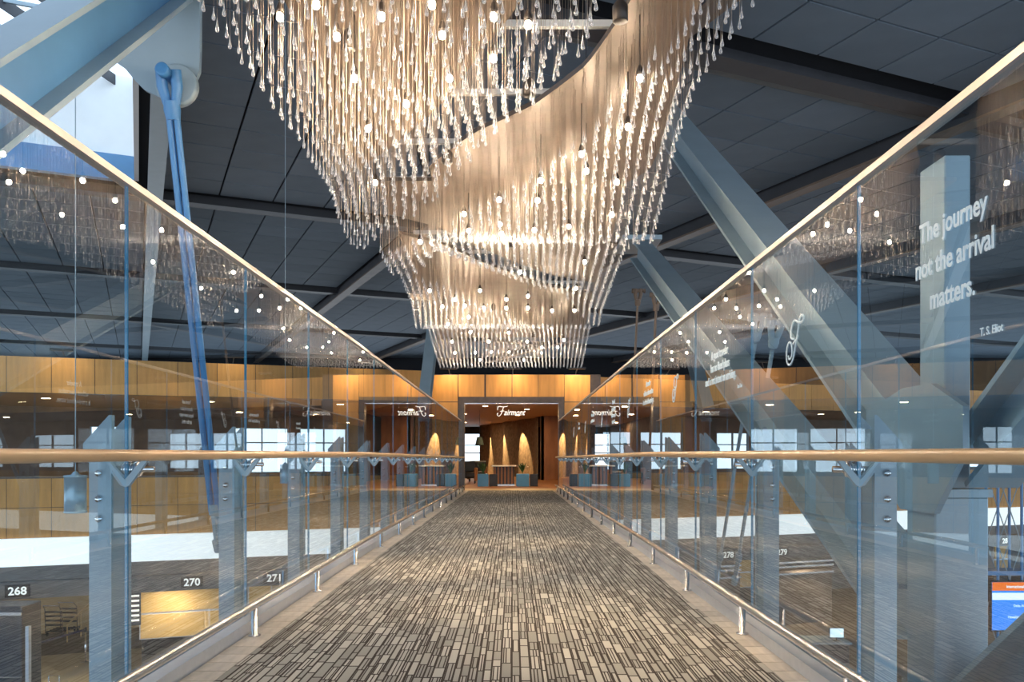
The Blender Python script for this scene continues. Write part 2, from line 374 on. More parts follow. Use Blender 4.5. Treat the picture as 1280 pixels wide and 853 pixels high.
def panel_row(parent, s0, s1, step, z0, z1, y0, mat, name='wood_panel', th=.03):
    k = max(1, round((s1 - s0) / step)); st_ = (s1 - s0) / k
    me = MB().box((.008, 0, z0 + .008), (st_ - .008, th, z1 - .008)).mesh(name, mat)
    for i in range(k): place(me, name, parent, (s0 + i * st_, y0, 0))
for nm, s0, s1 in (('wall_left', WL, -2.55), ('wall_right', 2.55, WR)):
    wl = MB().box((s0, .03, 2.5), (s1, .25, 3.40)).box((s0, .03, -1.1), (s1, .25, .4)).box((s0, .0, .385), (s1, .28, .42))
    wl = fr_obj(wl, nm, 'dark_frame', kind='structure')
    panel_row(wl, s0, s1, .96, 2.5, 3.40, 0, 'wood'); panel_row(wl, s0, s1, .96, -.35, .38, 0, 'wood'); panel_row(wl, s0, s1, .96, -1.1, -.35, 0, 'wood')
    MB().box((s0, -.10, -1.78), (s1, .25, -1.115)).build('white_fascia', 'white_added_glow', wl)
    MB().box((s0, -.04, -2.14), (s1, 6, -1.79)).box((s0, -.22, -2.56), (s1, 6, -2.15)).build('soffit_band', 'soffit', wl)
# wall at the back of the check-in hall under the wings
fr_obj(MB().box((-40, 8, -5), (-1.6, 8.2, -2.5)), 'wall_hall_left', 'wall_tan', kind='structure')
fr_obj(MB().box((1.6, 6, -5), (50, 6.2, -2.5)), 'wall_hall_right', 'soffit', kind='structure')

# door block: frontal maple wall with the dark framed opening
D = 25.3
db = MB().box((-2.65, D + .04, -5), (-1.58, D + .3, 3.38)).box((1.52, D + .04, -5), (2.65, D + .3, 3.38)).box((-1.58, D + .04, 2.70), (1.52, D + .3, 3.38)).box((-1.58, D, -5), (1.52, D + .3, -.13))
db = db.build('wall_door', 'dark_frame', kind='structure')
pw = .80
for i, x in enumerate([-2.44, -1.64, -.815, -.02, .765, 1.55]):
    x1 = x + .78
    z0 = 2.705 if (-1.7 < x < 1.5) else -.1
    if z0 > 0: MB().box((x + .008, D, z0), (x1 + .0, D + .035, 3.37)).build('wood_panel', 'wood', db)
    else:
        for za, zb in ((-5, -1.8), (-1.8, -.1), (-.1, 1.3), (1.3, 2.55), (2.56, 3.37)):
            MB().box((x + .008, D, za), (x1, D + .035, zb - .012)).build('wood_panel', 'wood', db)
fz = zf(D)
dr = MB().box((-1.58, D - .06, fz), (-1.46, D + .32, 2.70)).box((1.38, D - .06, fz), (1.54, D + .32, 2.70)).box((-1.46, D - .06, 2.52), (1.38, D + .32, 2.70)).build('door_1', 'dark_frame', kind='structure')
MB().box((-1.46, D + .10, 2.50), (1.38, D + .2, 2.52)).build('door_track', 'stainless', dr)
# lobby behind the door
MB().box((-1.6, D - .12, fz - .1), (1.5, D + 1.2, fz + .002)).build('trim_3', 'floor_tan', kind='structure')
MB().box((-3, D + 1.2, fz - .1), (2.7, 50.5, fz)).build('lobby_floor', 'lobby_wood', kind='structure')
MB().box((-3, D + .3, 2.56), (2.7, 50.5, 2.7)).build('lobby_ceiling', 'lounge_ceil', kind='structure')
lb = MB().box((-3, 50, 2.2), (-1.72, 50.2, 2.6)).box((-3, 50, fz), (-1.72, 50.2, .25)).box((-1.72, 50, fz), (2.7, 50.2, 2.6))
lb.build('wall_lobby_back', 'lounge', kind='structure')
lw_ = MB()
for z in (.25, 1.0, 1.45, 2.15): lw_.box((-3, 50.03, z), (-1.7, 50.1, z + .06))
for x in (-2.95, -1.98): lw_.box((x, 50.03, .25), (x + .07, 50.1, 2.2))
wl_ = lw_.build('window_11', 'black', kind='structure'); MB().box((-3, 50.06, .25), (-1.7, 50.07, 2.2)).build('pane', 'glass_back', wl_)
MB().box((1.18, 35.0, fz), (1.30, 36.2, 2.56)).box((1.18, 35, fz), (2.4, 35.1, 2.56)).build('wall_lobby_right', 'lobby_wood', kind='structure')
MB().box((-3.1, D + .3, fz), (-3, 50, 2.6)).box((2.65, D + .3, fz), (2.75, 50, 2.6)).build('wall_lobby_sides', 'lounge', kind='structure')
# undulating carved wall, receding to the left
cw = MB(); N = 60; A_, B_ = Vector((-1.75, 47.0, 0)), Vector((1.18, 36.0, 0)); dd = (B_ - A_); nn = Vector((dd.y, -dd.x, 0)).normalized()
vs = []
for i in range(N + 1):
    t_ = i / N; p = A_ + dd * t_ - nn * (-.10) * math.cos(t_ * 2 * math.pi * 4)
    for q in (p, p - nn * .0 + Vector((0, .3, 0))):
        vs += [(q.x, q.y, fz), (q.x, q.y, 2.56)]
fs = []
for i in range(N):
    k = i * 4; fs += [[k, k + 4, k + 5, k + 1], [k + 2, k + 3, k + 7, k + 6]]
cwall = cw.add(vs, fs, 0, True).build('wall_carved', 'wavy', kind='structure')
for t_ in (.20, .47, .78):
    p = A_ + dd * t_ + nn * .75
    sp = bpy.data.lights.new('spot', 'SPOT'); sp.energy = 420 * (1.5 - .7 * t_); sp.color = (1, .62, .25); sp.spot_size = R(52); sp.spot_blend = .35; sp.shadow_soft_size = .02
    lt = thing('lobby_spotlight', 'recessed spotlight in lobby ceiling over the %s glowing patch of carved wall' % {.20: 'left', .47: 'middle', .78: 'right'}[t_], 'light', (p.x, p.y, 2.54))
    MB().lathe([(.05, 0), (.06, .015), (.06, .02)]).build('lamp_ring', 'chrome', lt)
    o = bpy.data.objects.new('lamp_light', sp); COL.objects.link(o); o.parent = lt; o.location = (0, 0, -.02)
    dv = (-nn * .75 + Vector((0, 0, -1.7))); o.rotation_euler = dv.to_track_quat('-Z', 'Y').to_euler()
for i, (x, y, wx) in enumerate([(-.9, 27.5, 'just inside the door at left'), (.5, 29.5, 'over the reception desk'), (-1.9, 33, 'near the lamp shade'), (0.2, 34, 'in front of the carved wall'), (-2.4, 42, 'near the far window'), (2.0, 27, 'hidden right corner of the lobby')]):
    lt = thing('lobby_downlight', 'round warm downlight in the lobby ceiling ' + wx, 'light', (x, y, 2.545))
    MB().lathe([(.10, 0), (.12, .01), (.12, .015)]).build('lamp_ring', 'chrome', lt); MB().lathe([(.085, -.004), (.085, -.001)]).build('lamp_lens', 'down', lt)
    ad = bpy.data.lights.new('area', 'AREA'); ad.energy = 22; ad.color = (1, .66, .34); ad.size = .18; ad.shape = 'DISK'
    o = bpy.data.objects.new('lamp_light', ad); COL.objects.link(o); o.parent = lt; o.location = (0, 0, -.02)

# far end of the terminal, seen dark over the facade
MB().box((-70, 58, 3.0), (80, 58.3, 8)).build('wall_far', 'void', kind='structure')

# ================================================================== CEILING
PH = R(24.0); D1 = Vector((-math.sin(PH), math.cos(PH), 0)); D2 = Vector((math.cos(PH), math.sin(PH), 0))
HC = 7.6
CF = Matrix.Rotation(PH, 4, 'Z')                    # local x = D2 (m), local y = D1 (n)
hole = (-8.8, -.1, 7.6, 22.3)
ce = MB()
ce.box((-80, -25, HC + .12), (hole[0], 110, HC + .4)).box((hole[1], -25, HC + .12), (90, 110, HC + .4))
ce.box((hole[0], -25, HC + .12), (hole[1], hole[2], HC + .4)).box((hole[0], hole[3], HC + .12), (hole[1], 110, HC + .4))
ceil = ce.build('ceiling', 'void', kind='structure'); ceil.matrix_world = CF
bn = [11.3, 23.3, 34.0, 45.2, 57, 69]               # cross beams (along D2) at these n
bm_ = [-7.1 - 2, 0.35, 7.4, 14.5, 22, 30]           # long beams (along D1) at these m
TS = 1.25
def beam_clear(a, b2, n0, n1):
    for q in bn:
        if n1 > q - .55 and n0 < q + .55: return False
    return True
cells = []
edges_n = [-20] + bn + [90]
edges_m = [-60] + bm_ + [75]
for i in range(len(edges_n) - 1):
    na, nb = edges_n[i] + .62, edges_n[i + 1] - .62
    kn = max(1, round((nb - na) / TS)); sn = (nb - na) / kn
    for j in range(len(edges_m) - 1):
        ma_, mb2 = edges_m[j] + .2, edges_m[j + 1] - .2
        km = max(1, round((mb2 - ma_) / TS)); sm_ = (mb2 - ma_) / km
        for a in range(kn):
            for c in range(km):
                n0 = na + a * sn; m0 = ma_ + c * sm_
                if m0 + sm_ > hole[0] - .1 and m0 < hole[1] + .1 and n0 + sn > hole[2] - .1 and n0 < hole[3] + .1: continue
                ctr = CF @ Vector((m0 + sm_ / 2, n0 + sn / 2, HC))
                if ctr.y < -12 or ctr.y > 60 or abs(ctr.x) > 60: continue
                ok = False; area = 0
                if ctr.y > 1:
                    px = 641 + F * ctr.x / ctr.y; py = 567 - F * (HC - 1) / ctr.y
                    if -70 < px < 1350 and -90 < py < 470: ok = True
                    area = 1 / ctr.y ** 3
                    if py < 300 and 400 < px < 850: area *= .2
                cells.append((not ok, -area, m0, n0, sm_, sn))
cells.sort()
tm = {}
stuff = MB(); G = .022
for k, (bad, ar, m0, n0, sm_, sn) in enumerate(cells):
    if k < 295 and not bad:
        key = (round(sm_, 3), round(sn, 3))
        if key not in tm: tm[key] = MB().box((G, G, 0), (sm_ - G, sn - G, .05)).mesh('ceiling_tile', 'tile_c')
        place(tm[key], 'ceiling_tile', ceil, (m0, n0, HC))
    else:
        stuff.box((m0 + G, n0 + G, HC), (m0 + sm_ - G, n0 + sn - G, HC + .05))
stuff.build('ceiling_tile_field', 'tile_c', ceil, kind='stuff')

# roof beams hung in the slots between the tile fields
nwords = ['nearest the camera, crossing above the right balustrade', 'second from the camera, crossing behind the skylight', 'third from the camera, behind the middle of the chandelier', 'fourth from the camera, beyond the chandelier', 'fifth from the camera, above the far facade', 'farthest, deep in the hall']
for i, q in enumerate(bn):
    t = thing('roof_beam', 'dark steel roof beam running left to right, ' + nwords[i], 'beam', (0, 0, 0), PH)
    x0, x1 = -60, 75
    MB().box((x0, q - .04, HC - .12), (x1, q + .04, HC + .3)).box((x0, q - .22, HC - .15), (x1, q + .22, HC - .11)).build('beam_profile', 'beam', t)
    MB().box((x0, q + .26, HC - .02), (x1, q + .60, HC + .02)).build('soffit_strip', 'beam_soffit', t)
mw = ['far left of the skylight', 'hanging beside the right edge of the skylight', 'left of the chandelier and rising to it', 'right of the chandelier behind the big brace', 'far right of the hall', 'farthest right of the hall']
for i, q in enumerate(bm_):
    t = thing('roof_girder', 'bronze-edged roof girder running lengthwise, ' + mw[i], 'beam', (0, 0, 0), PH)
    n0, n1 = (-20, 86)
    h = .30 if i != 1 else .55
    a = MB().box((q - .07, n0, HC - h), (q + .07, n1, HC + .1)); a.build('girder_web', 'beam', t)
    MB().box((q - .17, n0, HC - h - .05), (q + .17, n1, HC - h)).build('girder_flange', 'beam_brown' if i != 1 else 'steel', t)

# skylight well with glazing bars
sk = thing('skylight', 'bright glazed roof light with a deep pale well behind the blue steel brace', 'skylight', (0, 0, 0), PH)
h0, h1 = HC, HC + 2.5
MB().box((hole[0], hole[3], h0 + .55), (hole[1], hole[3] + .08, h1)).build('well_wall', 'white', sk)
MB().box((hole[0], hole[3] - .12, h0 - .05), (hole[1], hole[3] + .08, h0 + .55)).build('well_curb', 'steel_sky_tint', sk)
MB().box((hole[1], hole[2], h0), (hole[1] + .1, hole[3], h1)).build('well_wall', 'white', sk)
MB().box((hole[0] - .1, hole[2], h0), (hole[0], hole[3], h1)).build('well_wall', 'white', sk)
MB().box((hole[0], hole[2] - .1, h0), (hole[1], hole[2], h1)).build('well_wall', 'white', sk)
# bars: skew direction seen running down to the right
ang = R(34.0)
for i in range(9):
    m0 = hole[0] + .5 + i * 1.15
    big = i % 3 == 1
    wd = .13 if big else .04
    n_a, n_b = hole[2], hole[3]
    sh = math.tan(ang) * (n_b - n_a)
    P = [(m0 - sh + 2, n_a), (m0 - sh + 2 + wd, n_a), (m0 + 2 + wd, n_b), (m0 + 2, n_b)]
    # clip the skewed bar to the opening
    out = []
    for tt in np.linspace(0, 1, 60):
        x = m0 - sh + 2 + sh * tt
        if hole[0] < x < hole[1] - wd: out.append((x, n_a + (n_b - n_a) * tt))
    if len(out) > 1:
        (xa, ya), (xb, yb) = out[0], out[-1]
        MB().add([(xa, ya, h1 - .25), (xa + wd, ya, h1 - .25), (xb + wd, yb, h1 - .25), (xb, yb, h1 - .25), (xa, ya, h1), (xa + wd, ya, h1), (xb + wd, yb, h1), (xb, yb, h1)],
                 [[3, 2, 1, 0], [4, 5, 6, 7], [0, 1, 5, 4], [1, 2, 6, 5], [2, 3, 7, 6], [3, 0, 4, 7]]).build('glazing_bar', 'steel' if big else 'beam', sk)
for nn_ in (10.5, 13.5, 16.5, 19.4): MB().box((hole[0], nn_, h1 - .1), (hole[1], nn_ + .06, h1 - .02)).build('glazing_bar', 'steel', sk)

# ================================================================== BALUSTRADES
joints_L = [-1.13 + 1.5 * k for k in range(0, 18)]; joints_R = [-1.14 + 1.5 * k for k in range(0, 18)]
FSTR = [[(.45, .55), (.38, .56), (.27, .62), (.3, .8), (.4, .92), (.52, .95), (.65, .9), (.8, .85), (.95, .87), (1.0, .94), (.92, 1.0), (.8, .97), (.73, .9)],
        [(.73, .9), (.68, .7), (.55, .42), (.4, .12), (.2, 0), (.03, .1), (.02, .35), (.14, .5), (.28, .48), (.34, .3), (.3, .17), (.18, .13), (.12, .22)],
        [(.40, .44), (.52, .50), (.62, .52), (.68, .60)]]
quotes = [(2.64, [('The journey', 1.705, .093), ('not the arrival', 1.59, .093), ('matters.', 1.475, .093), ('T. S. Eliot', 1.345, .034)]),
          (5.60, [('A good traveler', 1.645, .080), ('has no fixed plans', 1.56, .080), ('and is not intent on arriving.', 1.475, .080), ('Lao Tzu', 1.40, .034)]),
          (8.55, [('A traveler', 1.69, .080), ('without observation', 1.60, .080), ('is a bird without wings.', 1.51, .080)]),
          (11.5, [('Travel and', 1.70, .080), ('change of place', 1.61, .080), ('impart new vigor', 1.52, .080), ('to the mind.', 1.43, .080)]),
          (14.5, [('Wherever you go,', 1.68, .080), ('go with all your heart.', 1.58, .080)]),
          (17.5, [('The journey', 1.66, .080), ('is the reward.', 1.56, .080)])]
def balustrade(side):
    sg = -1 if side == 'left' else 1                # outward direction
    X = XL if side == 'left' else XR
    js = joints_L if side == 'left' else joints_R
    t = thing('glass_balustrade', 'tall glass balustrade with maple handrail along the %s side of the bridge' % side, 'balustrade', (X, 0, 0))
    for k in range(len(js)):
        y0 = js[k] + .004; y1 = min(js[k] + 1.496, YEND)
        if y1 - y0 < .2: continue
        z = zf((y0 + y1) / 2)
        p = MB()
        xa, xb = (-.006, .006)
        z0, z1 = z + .03, z + TOP - .012
        v = [(xa, y0, z0), (xb, y0, z0), (xb, y1, z0), (xa, y1, z0), (xa, y0, z1), (xb, y0, z1), (xb, y1, z1), (xa, y1, z1)]
        inner, outer = ([1, 2, 6, 5], [3, 0, 4, 7]) if side == 'left' else ([3, 0, 4, 7], [1, 2, 6, 5])
        p.add(v, [inner], 0); p.add(v, [outer], 1)
        p.add(v, [[3, 2, 1, 0], [4, 5, 6, 7], [0, 1, 5, 4], [2, 3, 7, 6]], 2)
        p.build('glass_panel', ['glass', 'glass_back', 'glass_edge'], t)
    def run(r_, dx, z, name, mat, seg=14, y0=-1.5, y1=YEND - .02):
        MB().tube([(dx, y0, z + zf(y0)), (dx, 8, z), (dx, y1, z + zf(y1))], r_, seg).build(name, mat, t)
    run(.0225, -sg * .095, .992, 'handrail', 'maple_rail', 18)
    for a, b2, n_, mt, zz in (((-.022, 0), (.022, .026), 'cap_rail', 'cap', TOP - .013),):
        c_ = MB()
        for y0, y1 in ((-1.5, 8), (8, YEND - .01)):
            c_.add([(x, y, zz + z + zf(y)) for y in (y0, y1) for x, z in ((-.022, 0), (.022, 0), (.022, .028), (-.022, .028))],
                   [[0, 1, 2, 3], [7, 6, 5, 4], [0, 4, 5, 1], [1, 5, 6, 2], [2, 6, 7, 3], [3, 7, 4, 0]])
        c_.build(n_, mt, t)
    # metal kerb that holds the glass
    kb = MB()
    for y0, y1 in ((-1.5, 8), (8, YEND)):
        for xa, xb, h in ((-sg * .01, -sg * .082, .062), (sg * .01, sg * .07, .062)):
            kb.add([(x, y, z + zf(y)) for y in (y0, y1) for x, z in ((xa, -.01), (xb, -.01), (xb, h), (xa, h))],
                   [[0, 1, 2, 3], [7, 6, 5, 4], [0, 4, 5, 1], [1, 5, 6, 2], [2, 6, 7, 3], [3, 7, 4, 0]])
    kb.build('kerb', 'alu', t)
    # post of two flat blades with slanted top, bolts, clamps and V bracket: shared meshes
    y0 = .03
    pst = MB()
    ox = lambda d: sg * d
    poly = [(ox(.075), y0, -1.3), (ox(.165), y0, -1.3), (ox(.165), y0, 1.02), (ox(.235), y0, 1.05) if False else (ox(.165), y0, 1.03), (ox(.075), y0, 1.155)]
    poly = [(ox(.075), y0, -1.3), (ox(.165), y0, -1.3), (ox(.165), y0, .96), (ox(.19), y0, .985), (ox(.19), y0, 1.04), (ox(.085), y0, 1.155), (ox(.075), y0, 1.155)]
    pst.prism(poly, (0, .028, 0)); pst.prism([(a, y0 + .15, c) for a, b2, c in poly], (0, .028, 0))
    pst.box((ox(.085), y0 + .028, -1.3), (ox(.105), y0 + .15, 1.10))
    pm = pst.mesh('post', 'steel')
    cap_v = MB()
    for s2 in (-1, 1):
        cap_v.prism([(0, -.02, .865), (s2 * .018, -.02, .872), (s2 * .088, -.02, .968), (s2 * .072, -.02, .978), (0, -.02, .895)], (0, .02, 0))
    vm = cap_v.mesh('v_bracket', 'steel')
    bolt = MB().lathe([(.0165, 0), (.0165, .004), (.013, .010), (.006, .014), (.001, .015)], seg=10).mesh('bolt', 'chrome')
    cl = MB().lathe([(.014, -.085), (.014, -.035), (.030, -.034), (.033, -.022), (.030, -.010), (.026, -.008), (.026, .008), (.030, .010), (.033, .022), (.030, .034), (.012, .036), (.012, .09)], (0, 0, 0), 14, axis='x').mesh('glass_clamp', 'chrome')
    for y in js:
        if y > YEND - .4: continue
        z = zf(y)
        p = place(pm, 'post', t, (0, y, z)); place(vm, 'v_bracket', t, (0, y + .005, z)); place(cl, 'glass_clamp', t, (0, y + .05, z + .935))
        if y < 17:
            for bz in (.92, .815, .735): place(bolt, 'bolt', p, (sg * .125, y0 + .0, bz), (R(90), 0, 0))
    return t
BL = balustrade('left'); BR = balustrade('right')
# lettering stuck to the inner face of the right balustrade
TM = Matrix(((0, 0, -1), (-1, 0, 0), (0, 1, 0)))
def on_glass(me, name, y, z):
    o = place(me, name, BR); o.matrix_local = Matrix.Translation((-.0085, y, z)) @ TM.to_4x4(); return o
for yc, lines in quotes:
    for txt, z, sz in lines:
        me = text_mesh(txt, sz, .0008, sz * .018, .88)
        xs = [v.co.x for v in me.vertices]; wd = max(xs) - min(xs)
        yy = yc + wd / 2
        if txt.startswith('T. S.'): yy = 2.475
        if txt.startswith('Lao'): yy = 5.15
        on_glass(me, 'quotation_lettering', yy, z + zf(yc))
for y in (1.1, 4.23, 7.25, 10.1, 13.1, 16.1, 19.1):
    on_glass(stroke_mesh(FSTR, .25, .22, .0055, 'letter'), 'script_letter', y, 1.44 + zf(y))

# stainless foot rails standing on the stone strips
def foot_rail(side):
    x = -1.415 if side == 'left' else 1.27
    t = thing('foot_rail', 'low stainless steel bumper rail on short posts along the %s edge' % side, 'rail', (x, 0, 0))
    MB().tube([(0, -1.5, .168), (0, 8, .168), (0, YEND - .1, .168 + zf(YEND))], .021, 14).build('rail_tube', 'stainless', t)
    pm = MB().lathe([(.034, 0), (.034, .006), (.0175, .007), (.0175, .15)], seg=14).mesh('rail_post', 'stainless')
    y = 3.15 if side == 'left' else 3.20
    y -= 1.5
    while y < YEND - .3:
        place(pm, 'rail_post', t, (0, y, zf(y))); y += 1.475
foot_rail('left'); foot_rail('right')

# ================================================================== TRUSSES
def clevis_rod(name, label, top, bot, r_=.022, mat='rod', double=True, axis='x', disc=False):
    top, bot = Vector(top), Vector(bot); d = bot - top
    t = thing(name, label, 'tie rod', top)
    e = d.normalized()
    rd = MB()
    if double:
        for s2 in (-1, 1): rd.tube([e * .28 + Vector((s2 * r_ * 1.15, 0, 0)), d - e * .35 + Vector((s2 * r_ * 1.15, 0, 0))], r_, 10)
    else: rd.tube([e * .28, d - e * .35], r_, 10)
    rd.build('rod', mat, t)
    k = r_ / .022
    fk = MB()
    for s2 in (-1, 1):
        fk.tube([e * -.04 * k + Vector((s2 * .045 * k, 0, 0)), e * .06 * k + Vector((s2 * .05 * k, 0, 0)), e * .17 * k + Vector((s2 * .028 * k, 0, 0))], [.040 * k, .036 * k, .03 * k], 10)
    fk.tube([e * .15 * k, e * .21 * k, e * .27 * k], [.052 * k, .056 * k, .046 * k], 12); fk.build('fork_end', mat, t)
    MB().lathe([(.034 * k, -.12 * k), (.044 * k, -.118 * k), (.044 * k, -.07 * k), (.03 * k, -.068 * k), (.03 * k, (.18 if axis == 'y' else .1) * k), (.042 * k, (.182 if axis == 'y' else .102) * k), (.042 * k, (.20 if axis == 'y' else .13) * k)], (0, 0, 0), 16, axis=axis).build('pin', mat, t)
    if disc: MB().lathe([(.13 * k, -.035), (.14 * k, -.03), (.14 * k, .03), (.13 * k, .035)], (0, .15 if axis == 'y' else 0, 0), 28, axis=axis).build('boss_disc', 'steel', t)
    tb = MB(); c0 = d - e * .38
    tb.tube([c0 - e * .04, c0 + e * .05], [.04 * k, .045 * k], 10)
    for s2 in (-1, 1): tb.tube([c0 + e * .03 + Vector((0, s2 * .045 * k, 0)), c0 + e * .30 + Vector((0, s2 * .045 * k, 0))], .016 * k, 8)
    tb.tube([c0 + e * .28, c0 + e * .38], [.045 * k, .035 * k], 10); tb.build('turnbuckle', 'steel', t)
    return t
def ibeam(t, p, q, wf, h, mat='steel', fl_=.03, wb_=.03, mat_web=None):
    """I section: web in the y-z plane, flanges across x"""
    p, q = Vector(p), Vector(q); d = (q - p).normalized(); nz_ = Vector((1, 0, 0)).cross(d).normalized()
    MB().bar(p, q, wb_, h).build('beam_web', mat_web or mat, t)
    for s2 in (-1, 1): MB().bar(p + nz_ * s2 * h / 2, q + nz_ * s2 * h / 2, wf, fl_).build('beam_flange', mat, t)
# left: big blue I-beam rising away
tl = thing('truss_brace', 'large painted steel I-beam with skylight-blue tinted web slanting up across the top left corner', 'beam', (-2.35, 0, 0))
ibeam(tl, (0, 1.6, .76), (0, 8.2, 6.37), .26, .30, 'steel', mat_web='steel_sky_tint')
gp = [(120, 60), (155, 84), (168, 100), (180, 112), (200, 122), (217, 122), (232, 116), (243, 104), (249, 88), (250, 60), (250, -40), (180, -20)]
MB().prism([((a - 641) * 6.05 / F + 2.35, 6.05, 1 + (567 - c) * 6.05 / F) for a, c in gp], (0, .04, 0)).build('gusset_plate', 'steel', tl)
clevis_rod('tie_rod', 'double blue tie rod hanging from the round boss at upper left', (-2.40, 5.86, 3.63), (-2.42, 6.92, .19), .023, 'rod', True, disc=True, axis='y')
# left far strut seen over the balustrade near the door
t = thing('truss_brace', 'grey steel strut leaning just left of the door wall beneath the chandelier end', 'beam', (-2.35, 0, 0))
ibeam(t, (0, 22.0, 2.0), (0, 25.0, 4.9), .30, .42, 'steel')
# right: two long falling braces, node, columns
t = thing('truss_brace', 'broad grey box brace falling from behind the chandelier to the node plate at right', 'beam', (2.30, 0, 0))
ibeam(t, (0, 4.45, .85), (0, 12.9, 6.20), .32, .34, 'steel', wb_=.05)
t = thing('truss_brace', 'farther grey box brace falling under the handrail on the right', 'beam', (2.30, 0, 0))
ibeam(t, (0, 4.75, .10), (0, 15.3, 4.72), .30, .34, 'steel', wb_=.05)
MB().box((-.35, 14.9, 4.80), (.35, 16.0, 4.88)).build('top_plate', 'steel', t)
t = thing('truss_brace', 'grey steel brace rising out of the right edge above the handrail', 'beam', (2.35, 0, 0))
ibeam(t, (0, 4.2, .95), (0, 1.8, 2.65), .26, .26, 'steel')
t = thing('truss_brace', 'grey steel brace rising out of the lower right corner', 'beam', (2.30, 0, 0))
ibeam(t, (0, 4.3, -.42), (0, 1.9, 1.42), .26, .26, 'steel')
t = thing('truss_column', 'thick vertical grey steel column behind the right balustrade with node plates', 'column', (2.25, 4.35, 0))
MB().box((-.14, -.15, -5), (.13, .15, .78), bev=.008).build('lower_column', 'steel', t)
MB().box((-.08, -.13, .82), (.05, .13, 2.50), bev=.006).build('upper_column', 'steel', t)
MB().box((-.15, -.17, .78), (.14, .17, .82)).build('splice_plate', 'steel', t)
MB().prism([(-.16, -.45, 1.0), (-.16, -.18, .70), (-.16, .18, .70), (-.16, .62, 1.0), (-.16, .62, 1.25), (-.16, .15, 1.35), (-.16, -.15, 1.35), (-.16, -.45, 1.22)], (.03, 0, 0)).build('node_plate', 'steel', t)
clevis_rod('tie_rod', 'slim grey tie rod in front of the farther right brace, left of a pair', (2.45, 8.35, 2.35), (2.5, 10.3, -.55), .02, 'steel', False)
clevis_rod('tie_rod', 'slim grey tie rod with turnbuckle behind the second right glass joint, right of a pair', (2.42, 7.7, 2.2), (2.45, 9.3, -.45), .02, 'steel', False)
t_ = clevis_rod('tie_rod', 'thin dark hanger rod with pin, left of the pair under the top plate', (2.3, 15.4, 3.98), (2.3, 16.6, .5), .022, 'beam_brown', False)
clevis_rod('tie_rod', 'thin dark hanger rod with pin, right of the pair under the top plate', (2.45, 14.3, 3.7), (2.45, 15.2, .5), .022, 'beam_brown', False)
# left lower truss posts are mirrored by a bottom chord under the deck
t = thing('bottom_chord', 'grey steel chord running below the glass along the left of the deck', 'beam', (-2.35, 0, 0)); MB().box((-.15, 1, -1.7), (.15, 23, -1.4)).build('chord_profile', 'steel', t)
t = thing('bottom_chord', 'grey steel chord running below the glass along the right of the deck', 'beam', (2.62, 0, 0)); MB().box((-.15, 1, -1.7), (.15, 23, -1.4)).build('chord_profile', 'steel', t)

# ================================================================== CHANDELIER
def lerp_tab(tab, v):
    xs = [p[0] for p in tab]; ys_ = [p[1] for p in tab]; return float(np.interp(v, xs, ys_))
LT = [(0, -1.25), (3.4, -1.30), (4.7, -1.19), (5.6, -1.24), (6.6, -1.36), (7.15, -1.36), (7.5, -1.20), (10.7, -1.28), (12.2, -1.40), (12.3, -1.30), (17.7, -1.52)]
RT = [(0, 1.05), (3.3, 1.06), (4.5, .97), (5.8, 1.08), (7.2, 1.18), (7.5, 1.0), (10.7, 1.13), (12.2, 1.24), (12.3, 1.16), (17.7, 1.44)]
Lx = lambda y: lerp_tab(LT, y); Rx = lambda y: lerp_tab(RT, y)
A_far = [(0, 7.3), (.17, 6.7), (.33, 5.9), (.46, 5.1), (.6, 4.4), (.66, 4.0), (.70, 3.5), (.74, 2.4), (.76, 1.4)]
B_near = [(.25, 7.2), (.43, 6.4), (.60, 5.9), (.74, 5.3), (.83, 4.6), (.88, 4.0), (.92, 2.8), (.96, 1.6), (1, 1.4)]
C_end = [(0, 8.6), (.2, 9.1), (.35, 9.9), (.6, 11.0), (.75, 11.6), (1, 12.1)]
ZP = 3.45
zones = [('A', 0, .75, lambda u: 1.4, lambda u: lerp_tab(A_far, u)),
         ('B', .25, 1, lambda u: lerp_tab(B_near, u), lambda u: 7.25),
         ('C', 0, 1, lambda u: 7.55 if u < .25 else 7.32, lambda u: lerp_tab(C_end, u)),
         ('D', 0, .74, lambda u: lerp_tab(C_end, u) + .75, lambda u: 12.22),
         ('E', 0, 1, lambda u: max(12.30, lerp_tab(C_end, u) + .75), lambda u: 17.72)]
def zb(zn, u, y):
    if zn == 'A': return 2.80 + .05 * math.sin(2.3 * y + 5 * u)
    if zn == 'B': return lerp_tab([(1.4, 2.85), (4.2, 2.95), (5.4, 3.0), (6.9, 2.80), (7.3, 2.80)], y)
    if zn == 'C':
        t_ = (y - 7.3) / max(.1, lerp_tab(C_end, u) - 7.3)
        a = lerp_tab([(0, 2.83), (.15, 2.98), (.6, 3.02), (1, 3.22)], t_); k_ = min(1, max(0, (u - .80) / .15), 1) if u > .5 else min(1, max(0, (.2 - u) / .12))
        return a * (1 - k_) + 2.82 * k_
    if zn == 'D': return lerp_tab([(9, 3.0), (11.2, 2.86), (11.8, 2.80), (12.3, 2.80)], y)
    return lerp_tab([(12.3, 2.83), (13.3, 2.98), (15, 2.88), (17, 2.81), (17.8, 2.80)], y)
ch = thing('chandelier', 'huge tiered chandelier of hanging crystal drops and small bright lamps over the bridge', 'chandelier', (0, 0, 0))
pts = []
